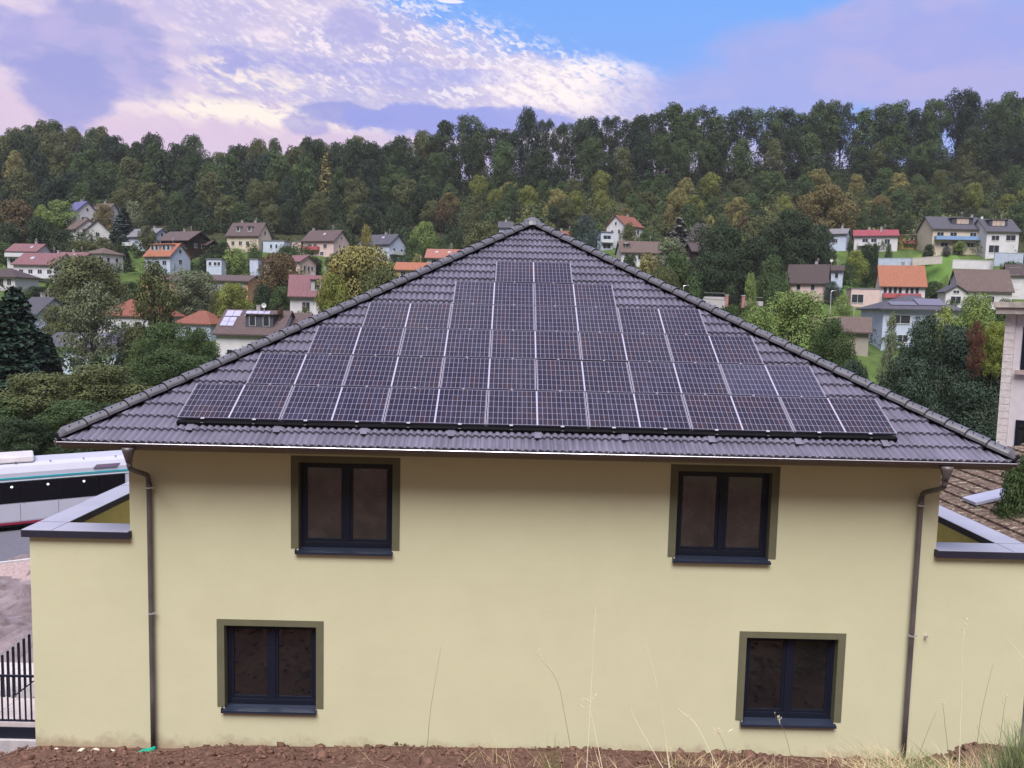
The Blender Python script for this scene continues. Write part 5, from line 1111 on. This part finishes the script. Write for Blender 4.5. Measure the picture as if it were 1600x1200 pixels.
T(1592, 716, 4.5, 120, 'near', 'mid', 'leafy green bush against the mossy roof at the right edge', 'shrub', 'shrub', zbase=-6.6, group=None); T(1530, 790, 5.6, 110, 'near', 'grey', 'dry pale bush overhanging the mossy roof edge', 'shrub', 'shrub', zbase=-6.6, group=None)
n_village = ntree

# ---- the wooded hill: individually planted trees, then brush between them as stuff
def pick(*a): return rt.choice(a)
CW = dict(dk='dark green', dk2='blue-green', mid='green', olive='olive', gold='golden', yg='yellow-green', brown='brownish', orange='rusty orange')
def forest_row(y, step, x0, x1, kindL, kindR, hL, hR, label, grp, colsL, colsR, jit=3.0, split=-25):
    x = x0
    while x < x1:
        if y > 325 and (100.5 < x < 106.5 or 139 < x < 143.5): x += 4; continue
        xx = x+rt.uniform(-step*.4, step*.4); yy = y+rt.uniform(-jit, jit); left = xx < split+rt.uniform(-18, 18)
        h = rt.uniform(*(hL if left else hR)); kind = kindL if left else kindR; kd = pick(*kind)
        wdt = h*rt.uniform(*{'crest': (.34, .52), 'tall': (.40, .58), 'far': (.58, .85), 'conf': (.34, .42)}[kd])
        if kd == 'far': wdt = min(wdt, 13)
        cn_ = pick(*(colsL if left else colsR)); col_ = G[cn_]
        word = CW[cn_]; side = 'left of the big roof' if xx < 0 else 'right of the big roof'
        plant('forest_tree', xx, yy, gz(xx, yy)-.5, h, wdt, kd, col_, label % word + ', ' + side, 'tree', grp)
        x += step
forest_row(349, 6.9, -236, 240, ('far', 'far', 'tall'), ('crest', 'crest', 'crest', 'tall', 'far'), (18, 26), (25, 33), 'tall %s tree on the hill crest against the sky', 'tall trees on the hill crest', ('dk', 'mid', 'dk', 'olive'), ('dk', 'mid', 'dk', 'mid', 'dk2'))
forest_row(333, 8.2, -225, 230, ('tall', 'far', 'far'), ('tall', 'crest', 'far'), (17, 25), (16, 26), 'tall %s tree just below the hill crest', 'trees on the upper forest slope', ('dk', 'dk2', 'dk', 'olive', 'mid'), ('dk', 'dk', 'dk2', 'olive', 'mid', 'dk', 'mid'))
forest_row(315, 8.6, -215, 218, ('tall', 'far', 'tall', 'conf'), ('far', 'far'), (16, 23), (9, 13), '%s tree halfway up the forest slope', 'trees on the middle forest slope', ('dk', 'dk2', 'mid', 'dk', 'olive', 'mid', 'gold'), ('mid', 'olive', 'yg', 'gold', 'mid', 'mid'))
forest_row(296, 8.4, -202, 205, ('far', 'tall', 'far'), ('far',), (12, 18), (9, 13), '%s tree on the lower forest slope above the houses', 'trees on the lower forest slope', ('dk', 'mid', 'dk2', 'dk', 'olive'), ('yg', 'olive', 'orange', 'mid', 'mid', 'gold', 'yg'))
forest_row(279, 8.8, -192, 195, ('far',), ('far',), (8, 13), (8, 12), 'small %s tree at the foot of the wooded hill', 'trees at the foot of the wooded hill', ('dk', 'mid', 'dk', 'olive'), ('mid', 'olive', 'dk', 'orange', 'brown', 'mid'))
print('TREES', n_village, ntree)
def brush(name, n, xr, yr, hr, label, colr, seed, leaves=420, size=.42, wide=1.0):
    rng = np.random.default_rng(seed); Ps, Ns = [], []
    xs = rng.uniform(*xr, n); ys = rng.uniform(*yr, n)
    if yr[1] < 265:
        ok = ~((xs > 84) & (xs < 124) & (ys > 174) & (ys < 214)) & ~((xs > 25) & (xs < 75) & (ys > 138) & (ys < 166)); xs, ys = xs[ok], ys[ok]; n = len(xs)
    zs = ground(xs, ys); hs_ = rng.uniform(*hr, n)
    for x, y, z, h in zip(xs, ys, zs, hs_):
        w_ = h*.55*wide; d = rng.standard_normal((leaves, 3)); d /= np.linalg.norm(d, axis=1, keepdims=True); d[:, 2] = np.abs(d[:, 2])*1.0-.1
        lump = 1+.35*np.sin(d[:, 0]*5+x)*np.sin(d[:, 1]*5+y)
        P = np.array([x, y, z+h*.15])+d*np.array([w_, w_, h*.85])*(lump*(.7+.35*rng.random(leaves)))[:, None]
        nn = d+rng.standard_normal((leaves, 3))*.5; nn /= np.linalg.norm(nn, axis=1, keepdims=True); Ps.append(P); Ns.append(nn)
    V, F = leaf_quads(np.concatenate(Ps), np.concatenate(Ns), size, rng)
    o = link(name, npmesh(name, V, F, MT['leaf'])); o.color = (*colr, 1); tag(o, label, 'undergrowth', None, 'stuff'); return o
brush('forest_undergrowth', 620, (-235, 0), (262, 352), (4, 8), 'dark green undergrowth filling the left half of the wooded hill', G['dk'], 1)
brush('hillside_bushes', 170, (-20, 240), (262, 318), (4, 7.5), 'olive bushes covering the lower right hillside', G['olive'], 2)
brush('hillside_bushes', 170, (-20, 240), (262, 318), (4, 8), 'green bushes covering the lower right hillside', (.062, .092, .036), 12)
brush('hillside_bushes', 90, (-10, 240), (268, 318), (4, 7.5), 'yellow-green bushes covering the lower right hillside', (.165, .165, .060), 22)
brush('forest_undergrowth', 300, (-20, 240), (312, 352), (4, 7), 'dark undergrowth beneath the tall trees of the right hill', G['dk'], 3)
brush('distant_forest', 120, (-260, 260), (356, 372), (8, 14), 'far forest behind the crest trees', G['dk'], 4, 300, .6)
brush('garden_bushes', 330, (-175, 175), (196, 258), (2, 5.2), 'garden bushes and hedges between the village houses', G['mid'], 5, 260, .32, 1.1)
brush('garden_hedges', 200, (-190, 190), (170, 262), (2, 5.0), 'olive garden hedges and small fruit trees around the houses', G['olive'], 16, 260, .32, 1.0)
brush('garden_bushes', 210, (-120, 120), (120, 190), (1.6, 4.0), 'low bushes and hedges on the valley floor', G['mid'], 6, 260, .28, 1.1)
brush('valley_scrub', 110, (-95, 90), (62, 118), (3, 6.5), 'scrub between the big house and the village', G['mid'], 7, 700, .3, 1.1)

# ---------------------------------------------------------------- bank in front: clods, dry grass, stalks
def clods():
    rng = np.random.default_rng(11); V, F = [], []; n0 = 0
    ico = np.array([(0,0,1),(.89,0,.45),(.28,.85,.45),(-.72,.53,.45),(-.72,-.53,.45),(.28,-.85,.45),(.72,.53,-.45),(-.28,.85,-.45),(-.89,0,-.45),(-.28,-.85,-.45),(.72,-.53,-.45),(0,0,-1)])
    fc = [(0,1,2),(0,2,3),(0,3,4),(0,4,5),(0,5,1),(1,6,2),(2,7,3),(3,8,4),(4,9,5),(5,10,1),(2,6,7),(3,7,8),(4,8,9),(5,9,10),(1,10,6),(6,11,7),(7,11,8),(8,11,9),(9,11,10),(10,11,6)]
    for i in range(5200):
        x = rng.uniform(-9.5, 10); y = .25-abs(rng.standard_normal())*2.2
        if y < -7: continue
        s = .010+.035*rng.random()**4+(.07*rng.random() if rng.random() < .03 else 0)
        z = gz(x, y) if i < 0 else None
        V.append((x, y, s)); 
    A = np.array(V); z = ground(A[:, 0], A[:, 1]); near = np.clip((1.2-np.abs(A[:, 1]+6)/9), 0, 1)
    z = z+near*(.07*np.sin(A[:, 0]*2.1+A[:, 1]*1.3)+.04*np.sin(A[:, 0]*5.3+1)*np.sin(A[:, 1]*4.1))
    z += np.where(A[:, 1] > -6, .10*np.exp(-((A[:, 0]-1)/5)**2)-.14*np.exp(-((A[:, 0]+8)/1.8)**2), 0)+np.where(A[:, 1] > -4, .42*np.exp(-((A[:, 0]-7.9)/.75)**4)*np.exp(-((A[:, 1]+.7)/.8)**2), 0)
    k = len(A); jit = 1+.35*rng.standard_normal((k, 12, 1)); P = ico[None]*jit*A[:, 2][:, None, None]*np.array([1.2, 1, .8]); P = P+np.stack([A[:, 0], A[:, 1], z+A[:, 2]*.3], 1)[:, None, :]
    FF = (np.arange(k)[:, None, None]*12+np.array(fc)[None]).reshape(-1, 3)
    m = mat('soil_clod', (.09, .048, .037), .95, .1, color2=(.20, .112, .088), vscale=6, coord='Object')
    tag(link('soil_clods', npmesh('soil_clods', P.reshape(-1, 3), FF, m)), 'loose reddish soil clods along the foot of the cream wall', 'soil', None, 'stuff')
clods()
for i, (x, y, s) in enumerate(((-7.95, -.05, .05), (-7.75, .0, .045), (-7.40, -.1, .04), (-8.45, .05, .035))):
    m = MB(); z = gz(x, y)-.14*math.exp(-((x+8)/1.8)**2)+.03; m.prism([(-s*1.8, 0), (-s, s*.7), (s*.6, s*.8), (s*1.7, s*.2), (s, -.02)], -s, s, 'y')
    o = m.build('plaster_fragment', flat('frag', (.62, .56, .48), .9), bevel=.006); o.location = (x, y, z); o.rotation_euler = (.2*i, .1, i*.9)
    tag(o, 'pale broken plaster fragment lying on the soil left of the downpipe', 'rubble', 'plaster fragments by the downpipe')
def blade(V, F, base, tip, bend, wd, seg=5):
    base = np.array(base); tip = np.array(tip); mid = (base+tip)/2+np.array(bend); n = len(V)
    vd = base-CAM; sd_ = np.cross(tip-base, vd); sd_ /= np.linalg.norm(sd_)+1e-9
    for i in range(seg+1):
        t = i/seg; p = base*(1-t)**2+2*mid*t*(1-t)+tip*t*t; w_ = wd*(1-t*.85)/2; V.append(p-sd_*w_); V.append(p+sd_*w_)
    for i in range(seg): F.append((n+2*i, n+2*i+1, n+2*i+3, n+2*i+2))
def bank_z(x, y): return gz(x, y)
rg_ = random.Random(9)
def tuft_field(name, spots, label, colr, wd=.006):
    V, F = [], []
    for (x, y, n, h, spread, lean) in spots:
        for k in range(n):
            bx_, by_ = x+rg_.gauss(0, spread), y+rg_.gauss(0, spread*.8); a = rg_.uniform(0, 6.28); hh = h*rg_.uniform(.45, 1.1); ln = lean*rg_.uniform(.2, 1.2)
            z = bank_z(bx_, by_)-.03
            blade(V, F, (bx_, by_, z), (bx_+ln*math.cos(a), by_+ln*math.sin(a), z+hh*max(.25, 1-ln*.5)), (0, 0, hh*.22), wd*rg_.uniform(.6, 1.4))
    o = link(name, npmesh(name, np.array(V), np.array(F), MT['grass'])); o.color = (*colr, 1); return tag(o, label, 'grass', None, 'stuff')
# tufts seen along the bottom edge; the bank drops below the frame nearer the camera
sp = [(at(px, 1195, Y)[0], Y, n, h, s_, ln) for (px, Y, n, h, s_, ln) in
      ((778, -2.4, 22, .55, .12, .45), (815, -2.6, 12, .45, .15, .5), (1050, -2.2, 20, .50, .16, .45), (1150, -2.0, 70, .42, .35, .5), (1100, -2.4, 26, .45, .30, .5), (1260, -1.8, 26, .26, .3, .4), (980, -2.6, 24, .45, .2, .5), (730, -2.2, 12, .4, .15, .4), (900, -2.2, 18, .3, .4, .5), (1200, -2.2, 50, .35, .4, .5), (1090, -2.0, 50, .4, .4, .55), (840, -2.1, 26, .3, .5, .6), (600, -2.0, 14, .22, .8, .6))]
tuft_field('dry_grass', sp, 'pale dry grass tufts along the bottom of the bank', (.42, .34, .20), .006)
sp = [(at(px, 1195, Y)[0], Y, n, h, s_, ln) for (px, Y, n, h, s_, ln) in ((862, -2.6, 12, .75, .07, .32), (872, -2.5, 6, .6, .05, .2), (1063, -2.4, 6, .50, .04, .15), (1430, -1.6, 300, .40, .35, .7), (1540, -2.3, 120, .5, .4, .5), (1475, -2.0, 90, .36, .25, .6), (1040, -2.5, 10, .4, .2, .3))]
tuft_field('green_grass', sp, 'fresh green grass blades along the bottom of the bank', (.105, .15, .05), .008)
sp = [(at(px, 1195, Y)[0], Y, n, h, s_, ln) for (px, Y, n, h, s_, ln) in ((1385, -1.6, 300, .36, .30, .8), (1350, -1.5, 160, .30, .30, .7), (1480, -2.4, 160, .42, .4, .7), (1560, -2.6, 160, .5, .35, .7), (1455, -2.2, 60, .34, .25, .7), (1530, -2.6, 70, .6, .2, .6), (1585, -2.8, 90, .8, .15, .6), (1320, -1.7, 60, .2, .3, .5))]
tuft_field('straw_grass', sp, 'flattened straw-coloured grass at the foot of the right downpipe', (.46, .37, .24), .006)
def stalk(pts, Y, label, colr, seeds=0, side=0, w0=None, seedsz=.022):
    w0 = w0 or {'pale': .012, 'dark': .008, 'green': .009}[colr]
    """one tall grass stalk: photo way-points give its lean, it stands on the bank at depth Y"""
    P = [at(px, py, Y+i*.02) for i, (px, py) in enumerate(pts)]
    b0 = P[0]; zb = bank_z(b0[0], Y); d = (P[0]-P[1]); d = d/abs(d[2]+1e-6) if abs(d[2]) > .02 else np.array([0, 0, -1.]); root_p = b0+np.array([d[0], d[1], -1])*max(0, b0[2]-zb+.03) if b0[2] > zb else b0
    path = [root_p]+P if b0[2] > zb else P
    for _ in range(2):
        q2 = [path[0]]
        for a_, b_ in zip(path[:-1], path[1:]): q2 += [a_*.75+b_*.25, a_*.25+b_*.75]
        path = q2+[path[-1]]
    m = MB(); m.tube(path, [w0/2*(1-.75*i/len(path)) for i in range(len(path))], 5)
    root = empty('grass_stalk', tuple(path[0]), 0, label, 'grass stalk', 'tall seed stalks in front of the wall')
    st_ = m.build('stem', flat('straw_'+colr, {'pale': (.74, .68, .50), 'dark': (.22, .18, .12), 'green': (.13, .16, .07)}[colr], .8)); st_.parent = root; st_.matrix_parent_inverse = Matrix.Translation(-root.location)
    if seeds:
        s = MB(); A = np.array(P[-1]); B = np.array(P[-2]); rr = random.Random(len(label))
        for k in range(seeds):
            t = k/seeds; c0 = A*(1-t)+B*t; off = np.array([rr.gauss(0, .012+side), rr.gauss(0, .01), rr.gauss(0, .008)]); q = seedsz*rr.uniform(.6, 1.3)
            a = c0+off; s.tube([a, a+np.array([off[0]*.4, 0, q*1.2]), a+np.array([off[0]*.6, 0, q*2])], [.001, q*.28, .001], 5)
        so_ = s.build('seed_head', flat('straw_seed', (.66, .60, .46), .8)); so_.parent = root; so_.matrix_parent_inverse = Matrix.Translation(-root.location)
stalk([(668, 1165), (672, 1110), (681, 1060), (689, 1010)], -4.5, 'thin dark stalk standing alone left of the centre of the wall', 'dark')
stalk([(893, 1176), (882, 1115), (872, 1060), (838, 1022)], -5.0, 'curved stalk with loose seeds left of the tallest stalk', 'dark', 9)
stalk([(922, 1105), (925, 1050), (928, 990), (931, 948)], -5.2, 'tallest pale stalk near the middle of the wall', 'pale', 0)
stalk([(934, 1165), (928, 1135), (922, 1108), (918, 1092)], -5.2, 'short bushy seed stalk at the foot of the tallest stalk', 'pale', 16, .02)
stalk([(1046, 1195), (1035, 1120), (1022, 1050), (1009, 1003)], -5.0, 'pale double stalk leaning left, right of the tallest stalk', 'pale')
stalk([(1044, 1190), (1036, 1130), (1026, 1070), (1020, 1035)], -4.8, 'second pale stalk just inside the leaning double stalk', 'pale')
stalk([(1030, 1190), (1010, 1155), (992, 1125), (986, 1108)], -4.9, 'short pale stalk leaning left beside the double stalk', 'pale')
stalk([(1112, 1180), (1098, 1150), (1084, 1125), (1062, 1111)], -4.8, 'arched pale stalk curling to the left', 'pale', 4)
stalk([(1140, 1180), (1132, 1165), (1126, 1150), (1120, 1140)], -4.6, 'small flowering stalk right of the arched stalk', 'dark', 12, .03)
stalk([(1233, 1170), (1228, 1150), (1221, 1133), (1211, 1118)], -4.6, 'seed stalk hanging over the lower right window sill', 'dark', 8)
stalk([(1527, 1163), (1532, 1120), (1541, 1080), (1552, 1036)], -4.4, 'tall dark stalk right of the right downpipe', 'dark')
stalk([(1440, 1168), (1450, 1142), (1457, 1125), (1464, 1110)], -4.2, 'thin dark stalk leaning right beside the right downpipe', 'dark')
stalk([(1480, 1160), (1476, 1130), (1475, 1112), (1472, 1099)], -4.2, 'thin dark stalk with a spiky tip between two others on the right', 'dark', 3)
stalk([(1560, 1175), (1566, 1130), (1569, 1105), (1572, 1090)], -4.6, 'dark seed stalk near the green plant at the right edge', 'dark', 4)
stalk([(1640, 1090), (1620, 1052), (1600, 1028), (1572, 996)], -6.0, 'pale stalk entering from the right photo edge', 'pale')
stalk([(1500, 1150), (1502, 1080), (1504, 1000), (1510, 966)], -5.2, 'hardly visible stalk with a pale seed tip high on the right wall', 'pale', 5)
spw = [(at(px, 1195, Y)[0], Y, n, h, s_, ln) for (px, Y, n, h, s_, ln) in ((1598, -3.0, 260, 1.05, .14, .35), (1575, -2.8, 120, .75, .12, .35), (1625, -3.2, 120, 1.3, .12, .4))]
wo = tuft_field('weed', spw, 'tall leafy green weed at the lower right photo edge', (.17, .21, .10), .013); del wo['kind']; wo['category'] = 'weed'
print('SCENE OK', len(bpy.data.objects))

# ---------------------------------------------------------------- evening haze in the valley air
hz = MB(); hz.box(-430, 430, -95, 720, -12, 135)
hm = bpy.data.materials.new('valley_haze'); hm.use_nodes = True; nt = hm.node_tree; nt.nodes.clear()
pv = nt.nodes.new('ShaderNodeVolumePrincipled'); pv.inputs['Color'].default_value = (.86, .86, .95, 1); pv.inputs['Density'].default_value = .00013; pv.inputs['Anisotropy'].default_value = 0.0
om = nt.nodes.new('ShaderNodeOutputMaterial'); nt.links.new(pv.outputs[0], om.inputs['Volume'])
tag(hz.build('haze', hm), 'thin evening haze hanging in the valley', 'haze', None, 'stuff')
